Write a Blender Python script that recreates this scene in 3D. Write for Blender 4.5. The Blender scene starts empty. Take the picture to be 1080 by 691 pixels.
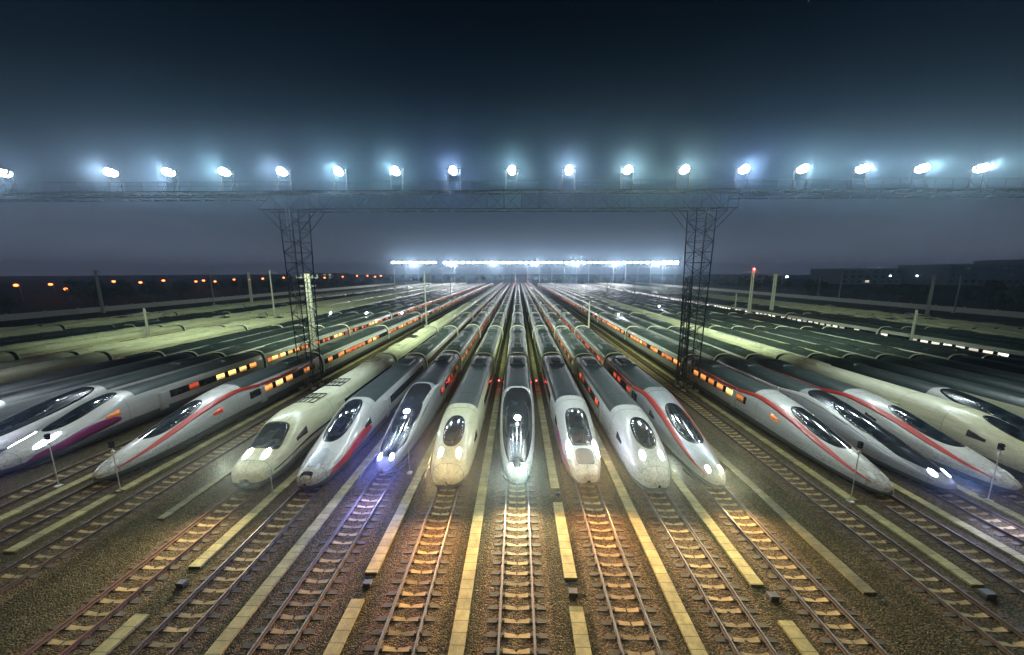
import bpy, math, random
from mathutils import Vector, Matrix
R = math.radians
random.seed(7)
sc = bpy.context.scene
C = sc.collection

# ------------------------------------------------------------------ helpers
def link(o, parent=None):
    C.objects.link(o)
    if parent is not None: o.parent = parent
    return o

def tag(o, label=None, cat=None, group=None, kind=None):
    if label: o['label'] = label
    if cat: o['category'] = cat
    if group: o['group'] = group
    if kind: o['kind'] = kind
    return o

def thing(name, label, cat, loc=(0, 0, 0), rz=0, group=None):
    o = bpy.data.objects.new(name, None); link(o)
    o.location = loc; o.rotation_euler = (0, 0, rz); o.empty_display_size = .3
    return tag(o, label, cat, group)

def copy_tree(o, parent=None):
    c = o.copy(); link(c, parent)
    if parent is not None: c.matrix_parent_inverse = o.matrix_parent_inverse.copy()
    for ch in list(o.children): copy_tree(ch, c)
    return c

class MB:
    def __init__(s): s.v = []; s.f = []; s.m = []; s.sm = []
    def add(s, vs, fs, m=0, smooth=False):
        n = len(s.v); s.v += [tuple(v) for v in vs]
        for k, f in enumerate(fs):
            s.f.append(tuple(i + n for i in f)); s.m.append(m[k] if isinstance(m, list) else m); s.sm.append(smooth)
    def box(s, x0, x1, y0, y1, z0, z1, m=0):
        s.add([(x0,y0,z0),(x1,y0,z0),(x1,y1,z0),(x0,y1,z0),(x0,y0,z1),(x1,y0,z1),(x1,y1,z1),(x0,y1,z1)],
              [(0,3,2,1),(4,5,6,7),(0,1,5,4),(1,2,6,5),(2,3,7,6),(3,0,4,7)], m)
    def frust(s, cx, cy, z0, z1, hx0, hy0, hx1, hy1, m=0):
        s.add([(cx-hx0,cy-hy0,z0),(cx+hx0,cy-hy0,z0),(cx+hx0,cy+hy0,z0),(cx-hx0,cy+hy0,z0),
               (cx-hx1,cy-hy1,z1),(cx+hx1,cy-hy1,z1),(cx+hx1,cy+hy1,z1),(cx-hx1,cy+hy1,z1)],
              [(0,3,2,1),(4,5,6,7),(0,1,5,4),(1,2,6,5),(2,3,7,6),(3,0,4,7)], m)
    def bar(s, a, b, r0, r1=None, n=4, m=0, smooth=False):
        if r1 is None: r1 = r0
        a = Vector(a); b = Vector(b); d = (b - a).normalized()
        u = d.orthogonal().normalized(); w = d.cross(u)
        if abs(d.z) < .99:
            w = d.cross(Vector((0,0,1))).normalized(); u = w.cross(d)
        vs = []
        for p, r in ((a, r0), (b, r1)):
            for k in range(n):
                t = 2*math.pi*(k+.5)/n
                vs.append(p + (u*math.cos(t) + w*math.sin(t))*r*(1.414 if n == 4 else 1))
        fs = [(k, (k+1) % n, n+(k+1) % n, n+k) for k in range(n)] + [tuple(range(n-1, -1, -1)), tuple(range(n, 2*n))]
        s.add(vs, fs, m, smooth)
    def tube(s, pts, r, n=6, m=0):
        pts = [Vector(p) for p in pts]; vs = []
        for i, p in enumerate(pts):
            d = (pts[min(i+1, len(pts)-1)] - pts[max(i-1, 0)]).normalized()
            u = Vector((0,1,0)) if abs(d.y) < .9 else Vector((1,0,0))
            w = d.cross(u).normalized(); u = w.cross(d)
            for k in range(n):
                t = 2*math.pi*k/n; vs.append(p + (u*math.cos(t)+w*math.sin(t))*r)
        fs = [(i*n+k, i*n+(k+1) % n, (i+1)*n+(k+1) % n, (i+1)*n+k) for i in range(len(pts)-1) for k in range(n)]
        fs += [tuple(range(n)), tuple(reversed(range((len(pts)-1)*n, len(pts)*n)))]
        s.add(vs, fs, m, True)
    def sphere(s, c, r, m=0, nu=10, nv=6, sz=1):
        vs = [(c[0], c[1], c[2]+r*sz)]
        for j in range(1, nv):
            p = math.pi*j/nv
            for i in range(nu):
                a = 2*math.pi*i/nu
                vs.append((c[0]+r*math.sin(p)*math.cos(a), c[1]+r*math.sin(p)*math.sin(a), c[2]+r*sz*math.cos(p)))
        vs.append((c[0], c[1], c[2]-r*sz)); fs = []
        for i in range(nu):
            fs.append((0, 1+i, 1+(i+1) % nu))
            for j in range(nv-2):
                a = 1+j*nu; fs.append((a+i, a+nu+i, a+nu+(i+1) % nu, a+(i+1) % nu))
            a = 1+(nv-2)*nu; fs.append((a+i, len(vs)-1, a+(i+1) % nu))
        s.add(vs, fs, m, True)
    def mesh(s, name, mats):
        me = bpy.data.meshes.new(name); me.from_pydata(s.v, [], s.f)
        for m in (mats if isinstance(mats, (list, tuple)) else [mats]): me.materials.append(m)
        me.polygons.foreach_set('material_index', s.m); me.polygons.foreach_set('use_smooth', s.sm)
        me.update(); return me
    def build(s, name, mats, parent=None, loc=None):
        o = bpy.data.objects.new(name, s.mesh(name, mats)); link(o, parent)
        if loc: o.location = loc
        return o

# ------------------------------------------------------------------ materials
def nt_of(name):
    m = bpy.data.materials.new(name); m.use_nodes = True
    nt = m.node_tree; return m, nt, nt.nodes['Principled BSDF']
def mix_rgb(nt, fac, a, b, mode='MIX'):
    n = nt.nodes.new('ShaderNodeMix'); n.data_type = 'RGBA'; n.blend_type = mode
    for sock, v in ((0, fac), (6, a), (7, b)):
        if hasattr(v, 'links') or hasattr(v, 'is_linked'): nt.links.new(v, n.inputs[sock])
        elif sock == 0: n.inputs[0].default_value = v
        else: n.inputs[sock].default_value = (*v, 1)
    return n.outputs[2]
def noise(nt, scale, detail=3, rough=.6, vec=None, dist=0):
    n = nt.nodes.new('ShaderNodeTexNoise'); n.inputs['Scale'].default_value = scale
    n.inputs['Detail'].default_value = detail; n.inputs['Roughness'].default_value = rough; n.inputs['Distortion'].default_value = dist
    if vec: nt.links.new(vec, n.inputs['Vector'])
    return n.outputs['Fac']
def ramp(nt, fac, stops):
    n = nt.nodes.new('ShaderNodeValToRGB'); e = n.color_ramp.elements
    while len(e) < len(stops): e.new(.5)
    for k, (p, c) in enumerate(stops):
        e[k].position = p; e[k].color = (*c, 1) if len(c) == 3 else c
    nt.links.new(fac, n.inputs[0]); return n.outputs[0]
def mapping(nt, scale, src='Object'):
    tc = nt.nodes.new('ShaderNodeTexCoord'); mp = nt.nodes.new('ShaderNodeMapping')
    mp.inputs['Scale'].default_value = scale; nt.links.new(tc.outputs[src], mp.inputs[0]); return mp.outputs[0]
def math_n(nt, op, a, b=None):
    n = nt.nodes.new('ShaderNodeMath'); n.operation = op
    for k, v in enumerate((a, b)):
        if v is None: continue
        if isinstance(v, (int, float)): n.inputs[k].default_value = v
        else: nt.links.new(v, n.inputs[k])
    return n.outputs[0]

def paint(name, col, rough=.3, metal=0, dirt=.35, dirtcol=(.10, .085, .06), scale=(1.2, .25, 2.5), bump=0, coat=0, nose=0):
    m, nt, p = nt_of(name)
    v = mapping(nt, scale)
    f = noise(nt, 2.2, 5, .65, v, .4)
    f2 = noise(nt, 11, 3, .6, v)
    msk = ramp(nt, f, [(.42, (0,0,0)), (.78, (1,1,1))])
    msk2 = ramp(nt, f2, [(.5, (0,0,0)), (.85, (1,1,1))])
    k = math_n(nt, 'MULTIPLY', math_n(nt, 'MAXIMUM', msk, msk2), dirt)
    if nose:   # brake dust and insect stains on the first metres, and along the lower flank
        tc = nt.nodes.new('ShaderNodeTexCoord'); sx = nt.nodes.new('ShaderNodeSeparateXYZ'); nt.links.new(tc.outputs['Object'], sx.inputs[0])
        mr = nt.nodes.new('ShaderNodeMapRange'); nt.links.new(sx.outputs[1], mr.inputs[0]); mr.inputs[1].default_value = 0; mr.inputs[2].default_value = 3.2; mr.inputs[3].default_value = 1; mr.inputs[4].default_value = 0
        mz = nt.nodes.new('ShaderNodeMapRange'); nt.links.new(sx.outputs[2], mz.inputs[0]); mz.inputs[1].default_value = 1.1; mz.inputs[2].default_value = 2.2; mz.inputs[3].default_value = .8; mz.inputs[4].default_value = 0
        f3 = noise(nt, 9, 5, .7, mapping(nt, (1, .5, 1))); sp = ramp(nt, f3, [(.38, (.15, .15, .15)), (.66, (1, 1, 1))])
        k = math_n(nt, 'MINIMUM', math_n(nt, 'ADD', k, math_n(nt, 'MULTIPLY', math_n(nt, 'MULTIPLY', math_n(nt, 'MAXIMUM', mr.outputs[0], mz.outputs[0]), sp), nose)), .9)
    nt.links.new(mix_rgb(nt, k, col, dirtcol), p.inputs['Base Color'])
    nt.links.new(math_n(nt, 'ADD', math_n(nt, 'MULTIPLY', f, .28), rough-.1), p.inputs['Roughness'])
    p.inputs['Metallic'].default_value = metal
    if coat: p.inputs['Coat Weight'].default_value = coat; p.inputs['Coat Roughness'].default_value = .12
    if bump:
        b = nt.nodes.new('ShaderNodeBump'); b.inputs['Strength'].default_value = bump; b.inputs['Distance'].default_value = .02
        nt.links.new(f2, b.inputs['Height']); nt.links.new(b.outputs[0], p.inputs['Normal'])
    return m
def emis(name, col, strength, sample=True):
    m, nt, p = nt_of(name)
    p.inputs['Base Color'].default_value = (.8, .8, .8, 1); p.inputs['Roughness'].default_value = .3
    p.inputs['Emission Color'].default_value = (*col, 1); p.inputs['Emission Strength'].default_value = strength
    if not sample: m.cycles.emission_sampling = 'NONE'
    return m

M = {}
M['white'] = paint('body_paint_white', (.60, .61, .59), .22, dirt=.42, coat=.4, nose=.65)
M['cream'] = paint('body_paint_cream', (.66, .66, .44), .28, dirt=.36, coat=.3, nose=.6)
M['silver'] = paint('body_paint_silver', (.36, .38, .40), .28, dirt=.35, metal=.2, coat=.4, nose=.5)
M['roof_grey'] = paint('roof_grey', (.045, .062, .060), .32, dirt=.6, dirtcol=(.03, .035, .03), bump=.2)
M['roof_dark'] = paint('roof_dark_grey', (.024, .034, .038), .30, dirt=.55, dirtcol=(.015, .02, .018), bump=.2)
M['roof_pale'] = paint('roof_pale', (.72, .72, .52), .4, dirt=.45, dirtcol=(.18, .17, .12), bump=.2)
M['skirt'] = paint('skirt_flank_shade_grey', (.07, .08, .085), .45, dirt=.6)
M['under'] = paint('underframe', (.03, .03, .03), .7)
M['red'] = paint('stripe_red', (.50, .035, .02), .3, dirt=.2, coat=.3)
M['magenta'] = paint('stripe_magenta', (.24, .02, .13), .3, dirt=.2, coat=.3)
M['black'] = paint('black_gloss', (.012, .014, .018), .16, dirt=.1)
M['blue'] = paint('stripe_blue', (.03, .06, .32), .3, dirt=.2, coat=.3)
M['steel'] = paint('galvanised_steel', (.28, .30, .31), .5, metal=.3, dirt=.5)
M['pale_steel'] = paint('pale_pole_concrete', (.50, .50, .45), .7, dirt=.5)
M['darksteel'] = paint('dark_painted_steel', (.022, .028, .034), .5, dirt=.4)
M['housing'] = paint('lamp_housing', (.30, .31, .31), .5)
M['rubber'] = paint('rubber', (.02, .02, .02), .8)
M['gang'] = paint('gangway_hoop', (.75, .76, .66), .4, dirt=.2)

# glass of a windscreen
m, nt, p = nt_of('windscreen_glass'); v = mapping(nt, (1, 1, 1)); f = noise(nt, 1.6, 3, .5, v)
nt.links.new(ramp(nt, f, [(.4, (.008, .012, .018)), (.7, (.035, .05, .06))]), p.inputs['Base Color'])
p.inputs['Roughness'].default_value = .07; p.inputs['Specular IOR Level'].default_value = .9; M['glass'] = m

# rail steel, rust
m, nt, p = nt_of('rail_steel'); f = noise(nt, 3, 4, .6, mapping(nt, (4, .6, 4)))
nt.links.new(ramp(nt, f, [(.35, (.05, .035, .028)), (.65, (.10, .065, .045))]), p.inputs['Base Color'])
p.inputs['Roughness'].default_value = .55; p.inputs['Metallic'].default_value = .4; M['rail'] = m
m, nt, p = nt_of('rail_head'); f = noise(nt, 3, 3, .6, mapping(nt, (4, .3, 4)))
nt.links.new(ramp(nt, f, [(.35, (.06, .05, .042)), (.65, (.13, .115, .10))]), p.inputs['Base Color'])
p.inputs['Roughness'].default_value = .42; p.inputs['Metallic'].default_value = .7; M['railhead'] = m

M['rust'] = paint('rusty_rail', (.13, .055, .03), .7, dirt=.3)
# ballast
def ballast(name, a, b, c, big):
    m, nt, p = nt_of(name)
    v = mapping(nt, (1, 1, 1))
    vo = nt.nodes.new('ShaderNodeTexVoronoi'); vo.inputs['Scale'].default_value = 15; vo.inputs['Randomness'].default_value = 1
    nt.links.new(v, vo.inputs['Vector'])
    sep = nt.nodes.new('ShaderNodeSeparateColor'); nt.links.new(vo.outputs['Color'], sep.inputs[0])
    stone = ramp(nt, sep.outputs[0], [(0, a), (.55, b), (1, c)])
    n1 = noise(nt, .35, 5, .65, v)
    stone = mix_rgb(nt, ramp(nt, n1, [(.35, (0,0,0)), (.7, (1,1,1))]), stone, mix_rgb(nt, 1.0, stone, big, 'MULTIPLY'))
    gap = ramp(nt, vo.outputs['Distance'], [(.35, (0,0,0)), (.75, (1,1,1))])
    nt.links.new(mix_rgb(nt, math_n(nt, 'MULTIPLY', gap, .55), stone, (.018, .016, .012)), p.inputs['Base Color'])
    p.inputs['Roughness'].default_value = .95; p.inputs['Specular IOR Level'].default_value = .15
    bp = nt.nodes.new('ShaderNodeBump'); bp.invert = True; bp.inputs['Strength'].default_value = .9; bp.inputs['Distance'].default_value = .05
    nt.links.new(vo.outputs['Distance'], bp.inputs['Height']); nt.links.new(bp.outputs[0], p.inputs['Normal'])
    return m
M['ballast'] = ballast('ballast_stone', (.026, .021, .010), (.066, .055, .026), (.15, .122, .06), (.50, .50, .38))
M['ballast_track'] = ballast('ballast_in_track', (.045, .033, .018), (.10, .075, .042), (.18, .135, .08), (.75, .58, .42))
m, nt, p = nt_of('stone'); g_ = nt.nodes.new('ShaderNodeNewGeometry')
nt.links.new(ramp(nt, g_.outputs['Random Per Island'], [(0, (.02, .017, .009)), (.6, (.068, .057, .030)), (.95, (.12, .10, .065)), (1, (.24, .21, .14))]), p.inputs['Base Color'])
p.inputs['Roughness'].default_value = .9; M['stone'] = m
# soil and grass beyond the yard
m, nt, p = nt_of('dark_field'); v = mapping(nt, (1, 1, 1))
f = noise(nt, .02, 6, .6, v); f2 = noise(nt, .6, 4, .7, v)
c1 = ramp(nt, f, [(.35, (.035, .045, .02)), (.5, (.06, .06, .04)), (.65, (.09, .085, .07))])
nt.links.new(mix_rgb(nt, f2, c1, (.03, .035, .02)), p.inputs['Base Color']); p.inputs['Roughness'].default_value = 1; M['field'] = m
# concrete for sleepers and covers
def concrete(name, a, b, seam=None, vary=False):
    m, nt, p = nt_of(name); v = mapping(nt, (1, 1, 1))
    f = noise(nt, 1.6, 5, .7, v); f2 = noise(nt, 14, 3, .6, v)
    c = ramp(nt, f, [(.3, a), (.7, b)])
    c = mix_rgb(nt, math_n(nt, 'MULTIPLY', ramp(nt, f2, [(.5, (0,0,0)), (.8, (1,1,1))]), .5), c, tuple(x*.35 for x in a))
    if seam:
        sx = nt.nodes.new('ShaderNodeSeparateXYZ'); nt.links.new(v, sx.inputs[0])
        cell = math_n(nt, 'FLOOR', math_n(nt, 'DIVIDE', sx.outputs[1], seam))
        wn = nt.nodes.new('ShaderNodeTexWhiteNoise'); wn.noise_dimensions = '1D'; nt.links.new(cell, wn.inputs['W'])
        c = mix_rgb(nt, 1.0, c, ramp(nt, wn.outputs['Value'], [(0, (.62, .62, .66)), (1, (1, 1, .95))]), 'MULTIPLY')
        fr = math_n(nt, 'FRACT', math_n(nt, 'DIVIDE', sx.outputs[1], seam))
        edge = math_n(nt, 'LESS_THAN', fr, .06)
        c = mix_rgb(nt, math_n(nt, 'MULTIPLY', edge, .75), c, (.03, .028, .02))
    if vary:
        oi = nt.nodes.new('ShaderNodeObjectInfo')
        c = mix_rgb(nt, 1.0, c, ramp(nt, oi.outputs['Random'], [(0, (.45, .42, .38)), (.5, (.85, .8, .7)), (1, (1.1, 1.0, .85))]), 'MULTIPLY')
    nt.links.new(c, p.inputs['Base Color']); p.inputs['Roughness'].default_value = .85
    bp = nt.nodes.new('ShaderNodeBump'); bp.inputs['Strength'].default_value = .3; bp.inputs['Distance'].default_value = .01
    nt.links.new(f2, bp.inputs['Height']); nt.links.new(bp.outputs[0], p.inputs['Normal'])
    return m
M['sleeper'] = concrete('sleeper_concrete', (.20, .15, .075), (.42, .33, .17), vary=True)
M['sleeper_end'] = concrete('sleeper_end_dusty', (.03, .026, .016), (.075, .062, .038))
M['cover'] = concrete('walkway_concrete', (.20, .175, .07), (.42, .37, .16), .5)
M['cover_worn'] = concrete('walkway_concrete_worn', (.08, .07, .038), (.22, .20, .10), .5)
M['wallc'] = concrete('pale_wall', (.45, .46, .42), (.62, .62, .57))

# window band of the distant carriages: a row of panes, some of them lit
def band(name, lit, col, strength, frame=(.012, .014, .018), pitch=1.75):
    m, nt, p = nt_of(name)
    tc = nt.nodes.new('ShaderNodeTexCoord'); sx = nt.nodes.new('ShaderNodeSeparateXYZ'); nt.links.new(tc.outputs['Object'], sx.inputs[0])
    u = math_n(nt, 'DIVIDE', sx.outputs[1], pitch); fr = math_n(nt, 'FRACT', u); cell = math_n(nt, 'FLOOR', u)
    oi = nt.nodes.new('ShaderNodeObjectInfo')
    wn = nt.nodes.new('ShaderNodeTexWhiteNoise'); wn.noise_dimensions = '2D'
    cx = nt.nodes.new('ShaderNodeCombineXYZ'); nt.links.new(cell, cx.inputs[0]); nt.links.new(math_n(nt, 'MULTIPLY', oi.outputs['Random'], 97), cx.inputs[1])
    nt.links.new(cx.outputs[0], wn.inputs['Vector'])
    a = math_n(nt, 'MULTIPLY', math_n(nt, 'GREATER_THAN', fr, .16), math_n(nt, 'LESS_THAN', fr, .84))
    z = math_n(nt, 'MULTIPLY', math_n(nt, 'GREATER_THAN', sx.outputs[2], 2.08), math_n(nt, 'LESS_THAN', sx.outputs[2], 2.66))
    pane = math_n(nt, 'MULTIPLY', a, z)
    on = math_n(nt, 'LESS_THAN', wn.outputs['Value'], lit)
    e = math_n(nt, 'MULTIPLY', math_n(nt, 'MULTIPLY', pane, on), math_n(nt, 'MULTIPLY', math_n(nt, 'ADD', wn.outputs['Value'], .25), strength/ max(lit, .2)))
    nt.links.new(mix_rgb(nt, pane, frame, (.015, .02, .025)), p.inputs['Base Color'])
    p.inputs['Roughness'].default_value = .15
    p.inputs['Emission Color'].default_value = (*col, 1); nt.links.new(e, p.inputs['Emission Strength'])
    m.cycles.emission_sampling = 'NONE'
    return m
M['band'] = band('window_band_unlit', .10, (1, .45, .2), .35)
M['band_orange'] = band('window_band_orange', .7, (1, .27, .08), 1.1)
M['band_red'] = band('window_band_red', .55, (1, .5, .25), .5, frame=(.42, .03, .02))
M['band_white'] = band('window_band_white', .85, (1, .93, .75), 1.5)
M['win_dark'] = M['glass']
def lit_window(name, col, strength):
    m, nt, p = nt_of(name)
    p.inputs['Base Color'].default_value = (.02, .02, .025, 1); p.inputs['Roughness'].default_value = .1
    tc = nt.nodes.new('ShaderNodeTexCoord'); sx = nt.nodes.new('ShaderNodeSeparateXYZ'); nt.links.new(tc.outputs['Object'], sx.inputs[0])
    oi = nt.nodes.new('ShaderNodeObjectInfo'); rnd_ = oi.outputs['Random']
    ad = nt.nodes.new('ShaderNodeVectorMath'); ad.operation = 'ADD'; nt.links.new(tc.outputs['Object'], ad.inputs[0])
    cb = nt.nodes.new('ShaderNodeCombineXYZ'); nt.links.new(math_n(nt, 'MULTIPLY', rnd_, 50), cb.inputs[0]); nt.links.new(cb.outputs[0], ad.inputs[1])
    f = noise(nt, 3.2, 2, .5, ad.outputs[0])
    seat = math_n(nt, 'LESS_THAN', sx.outputs[2], math_n(nt, 'ADD', 2.12, math_n(nt, 'MULTIPLY', f, .35)))
    k = math_n(nt, 'MULTIPLY', math_n(nt, 'ADD', .35, math_n(nt, 'MULTIPLY', rnd_, 1.0)), math_n(nt, 'SUBTRACT', 1.25, math_n(nt, 'MULTIPLY', seat, .85)))
    k = math_n(nt, 'MULTIPLY', k, math_n(nt, 'ADD', .4, f))
    p.inputs['Emission Color'].default_value = (*col, 1); nt.links.new(math_n(nt, 'MULTIPLY', k, strength), p.inputs['Emission Strength'])
    m.cycles.emission_sampling = 'NONE'; return m
M['win_orange'] = lit_window('window_lit_orange', (1, .33, .08), 1.5)
M['win_yellow'] = lit_window('window_lit_yellow', (1, .66, .2), 1.9)
M['win_red'] = lit_window('window_lit_red', (1, .13, .05), .7)
M['win_white'] = lit_window('window_lit_white', (1, .9, .7), 1.6)
M['cabglow'] = emis('cab_light', (.8, .9, 1), 1.2, False)

M['lens'] = emis('floodlight_lens', (.92, .97, 1.0), 60, False)
M['lens_far'] = emis('far_floodlight_lens', (.95, .98, 1.0), 90, True)
M['head_w'] = emis('headlight_white', (1, .97, .9), 60, False)
M['head_b'] = emis('headlight_blue_white', (.75, .8, 1.0), 60, False)
M['head_y'] = emis('headlight_warm', (1, .88, .62), 20, False)
M['head_off'] = paint('headlight_unlit', (.6, .62, .64), .1, dirt=.1)
M['lamp_o'] = emis('orange_lamp', (1, .15, .03), 12, False)
M['lamp_r'] = emis('red_lamp', (1, .05, .05), 12, False)
M['lamp_w'] = emis('white_lamp', (.8, .9, 1), 30, False)

# ------------------------------------------------------------------ camera
H = 15.2
cam_d = bpy.data.cameras.new('camera'); cam = bpy.data.objects.new('camera', cam_d); link(cam)
cam_d.sensor_width = 36; cam_d.lens = 36*355/1080; cam_d.clip_start = .1; cam_d.clip_end = 6000
PITCH = math.atan(57.5/355); YAW = math.atan(6/355)
cam.location = (0, 0, H); cam.rotation_euler = (R(90)-PITCH, 0, YAW)
sc.camera = cam
_rot = cam.rotation_euler.to_matrix()
def at(px, py, z=None, d=None):
    """world point seen at a photograph pixel, at height z or at distance d down the yard"""
    r = _rot @ Vector(((px-540)/355, -(py-345.5)/355, -1))
    k = (z-H)/r.z if d is None else d/r.y
    return Vector((0, 0, H)) + r*k

# ------------------------------------------------------------------ lights
def plight(name, loc, power, col, radius=.2, parent=None, kind='POINT', aim=None, cone=160, blend=.6):
    l = bpy.data.lights.new(name, kind); l.energy = power; l.color = col; l.shadow_soft_size = radius
    o = bpy.data.objects.new(name, l); link(o, parent); o.location = loc
    if kind == 'SPOT':
        l.spot_size = R(cone); l.spot_blend = blend
        o.rotation_euler = Vector(aim).to_track_quat('-Z', 'Y').to_euler()
    return o

# ------------------------------------------------------------------ ground
mb = MB(); mb.add([(-2500,-600,0),(2500,-600,0),(2500,4000,0),(-2500,4000,0)], [(0,1,2,3)])
tag(mb.build('ground', M['field']), kind='structure')
mb = MB(); mb.add([(-135,-40,.004),(135,-40,.004),(150,430,.004),(-135,430,.004)], [(0,1,2,3)])
tag(mb.build('ballast_ground', M['ballast']), kind='structure')

# ------------------------------------------------------------------ railway tracks
NEAR = [-34.3, -29.9, -25.5, -18.9, -14.6, -9.95, -4.9, 0, 5.0, 9.6, 14.0, 20.5, 24.8, 29.4, 33.7]
LEFTX = [-38.9, -43.5, -48.1, -53, -61, -65.6, -75, -79.6, -86, -90.6, -102, -106.6]
RIGHTX = [38.3, 42.8, 47.3, 52, 56.6, 62, 66.6, 78.5, 83.1, 88, 92.6, 97.5, 102, 107, 111.6]
ZB, ZR = .055, .235

def sleeper_mesh(j):
    mb = MB(); hl = 1.30
    st = [(-hl, .11, .045), (-.95, .13, .075), (-.55, .12, .066), (-.28, .10, .022), (0, .092, .006), (.28, .10, .022), (.55, .12, .066), (.95, .13, .075), (hl, .11, .045)]
    vs = []
    for x, w, t in st:
        vs += [(x, -w-.02, -.03), (x, -w+.015, t+j*.004), (x, w-.015, t-j*.004), (x, w+.02, -.03)]
    fs = []
    for i in range(len(st)-1):
        a = i*4; b = a+4
        fs += [(a, a+1, b+1, b), (a+1, a+2, b+2, b+1), (a+2, a+3, b+3, b+2)]
    fs += [(0, 3, 2, 1), (len(vs)-4, len(vs)-3, len(vs)-2, len(vs)-1)]
    mb.add(vs, fs, [2 if (i < 2 or i > 5) else 0 for i in range(len(st)-1) for _ in range(3)] + [2, 2])
    for sx in (-1, 1):
        for o in (-.13, .13):
            mb.box(sx*.7175+o-.045, sx*.7175+o+.045, -.05, .05, .07, .10, 1)
    return mb.v, mb.f, mb.m
SV = [sleeper_mesh(j) for j in (-1, 0, 1)]
SM = []
for v, f, mm in SV:
    b = MB(); b.add(v, f, mm); SM.append(b.mesh('sleeper', [M['sleeper'], M['rail'], M['sleeper_end']]))
def rail_mesh(y0, y1):
    mb = MB()
    prof = [(-.06,ZB),(.06,ZB),(.06,ZB+.015),(.012,ZB+.04),(.012,ZR-.05),(.036,ZR-.035),(.036,ZR-.004),(.03,ZR),(-.03,ZR),(-.036,ZR-.004),(-.036,ZR-.035),(-.012,ZR-.05),(-.012,ZB+.04),(-.06,ZB+.015)]
    n = len(prof)
    ys = [y0, y1]
    vs = [(x, y, z) for y in ys for x, z in prof]
    fs = [(k, (k+1) % n, n+(k+1) % n, n+k) for k in range(n)] + [tuple(range(n)), tuple(reversed(range(n, 2*n)))]
    mb.add(vs, [tuple(reversed(f)) for f in fs], [1 if k in (6, 7, 8) else 0 for k in range(n)] + [0, 0])
    return mb.mesh('rail', [M['rail'], M['railhead']])
RAILM = rail_mesh(-15, 405); RAILM_RUST = rail_mesh(-15, 405); RAILM_RUST.materials[0] = M['rust']; RAILM_RUST.materials[1] = M['rust']
bedm = MB(); _bx = [(-1.6, .006), (-.95, .045), (-.70, .03), (-.3, .004+.004), (.3, .008), (.70, .03), (.95, .045), (1.6, .006)]
bedm.add([(x, y, z) for y in (-15, 405) for x, z in _bx], [(k, k+1, k+9, k+8) for k in range(7)])
BEDM = bedm.mesh('ballast_bed', M['ballast_track'])
restcache = {}
def rest_mesh(start):
    if start in restcache: return restcache[start]
    mb = MB(); k = start; v, f, mm = SV[1]
    while k*.6 < 400:
        y = k*.6
        mb.add([(a, b+y, c) for a, b, c in v[:36]], f[:26], mm[:26])
        k += 1 if k*.6 < 90 else 2
    restcache[start] = mb.mesh('sleepers', [M['sleeper'], M['rail'], M['sleeper_end']]); return restcache[start]
def track(x, label, near, last, group=None):
    t = thing('railway_track', label, 'railway track', (x, 0, 0), group=group)
    for s in (-1, 1):
        o = bpy.data.objects.new('rail', RAILM_RUST if x == -18.9 else RAILM); link(o, t); o.location = (s*.7525, 0, 0)
    o = bpy.data.objects.new('ballast_bed', BEDM); link(o, t)
    if near is not None:
        for k in range(near, last):
            o = bpy.data.objects.new('sleeper', random.choice(SM)); link(o, t)
            o.location = (random.uniform(-.02, .02), k*.6+random.uniform(-.015, .015), 0); o.rotation_euler = (0, 0, random.uniform(-.008, .008))
    rest = bpy.data.objects.new('sleepers', rest_mesh(last)); link(rest, t); rest['kind'] = 'stuff'
    return t
desc = {-34.3: 'empty track at the left edge, between the violet-lit train and the leftmost red-striped train', -29.9: 'track of the leftmost train with a red stripe',
 -25.5: 'empty track left of the cream train, running on past the left tower', -18.9: 'rusty reddish track in front of the cream blunt-nosed train',
 -14.6: 'track in front of the white train with a red flank patch', -9.95: 'track in front of the blue-lit train left of centre',
 -4.9: 'orange-lit track in front of the pale green-white oval-windscreen train', 0: 'middle track in front of the centre train with its roof lamp lit',
 5.0: 'brown-lit track in front of the train just right of the centre one', 9.6: 'track in front of the white train with violet flank',
 14.0: 'track in front of the red-striped train next right of the white one', 20.5: 'empty track on the right, beside the foot of the right tower',
 24.8: 'track in front of the large red-striped train on the right', 29.4: 'track of the dark-canopied train with blue-white headlights on the right',
 33.7: 'track of the farther red-striped train near the right edge'}
for x in NEAR:
    # sleepers in front of the trains, one by one
    y0 = max(10.5, abs(x)*.66-2); k0 = int(y0/.6)
    last = 40 if x not in (20.5, -25.5, -34.3) else k0+100
    if x in (-18.9, -4.9): last = 41
    track(x, 'railway ' + desc[x], k0, last)
for x in LEFTX: track(x, 'railway track under a parked train beyond the left edge rows', None, 30, 'tracks under the far left trains')
for x in RIGHTX: track(x, 'railway track under a parked train in the far right rows', None, 30, 'tracks under the far right trains')

# ------------------------------------------------------------------ walkway strips between the tracks
def strip(x, segs, mat='cover', w=.31):
    mb = MB()
    for y0, y1 in segs:
        mb.box(x-w, x+w, y0, y1, -.02, .12)
    tag(mb.build('path', M[mat]), kind='structure')
def dist(px, py): return at(px, py, z=.1).y
strip(-2.45, [(-5, 398)])
strip(2.7, [(-5, dist(608, 640)), (dist(606, 610), dist(590, 530)), (dist(588, 515), 398)])
strip(-7.45, [(-5, dist(375, 632)), (dist(392, 604), 398)])
strip(7.35, [(-5, 398)])
strip(-12.2, [(-5, 398)])
strip(11.8, [(-5, dist(840, 655)), (dist(803, 617), 398)])
strip(-17.0+.2, [(-5, dist(150, 648)), (dist(205, 598), 398)])
strip(16.9, [(dist(905, 625), 398)], 'cover_worn', .30)
strip(22.6, [(-5, dist(1075, 655)), (dist(1030, 617), dist(905, 533)), (dist(897, 528), 398)])
strip(27.1, [(-5, 398)])
strip(31.5, [(dist(1080, 545)-8, 398)])
strip(-27.9, [(-5, dist(2, 590)), (dist(15, 582), dist(119, 522)), (dist(128, 517), 398)])
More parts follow.
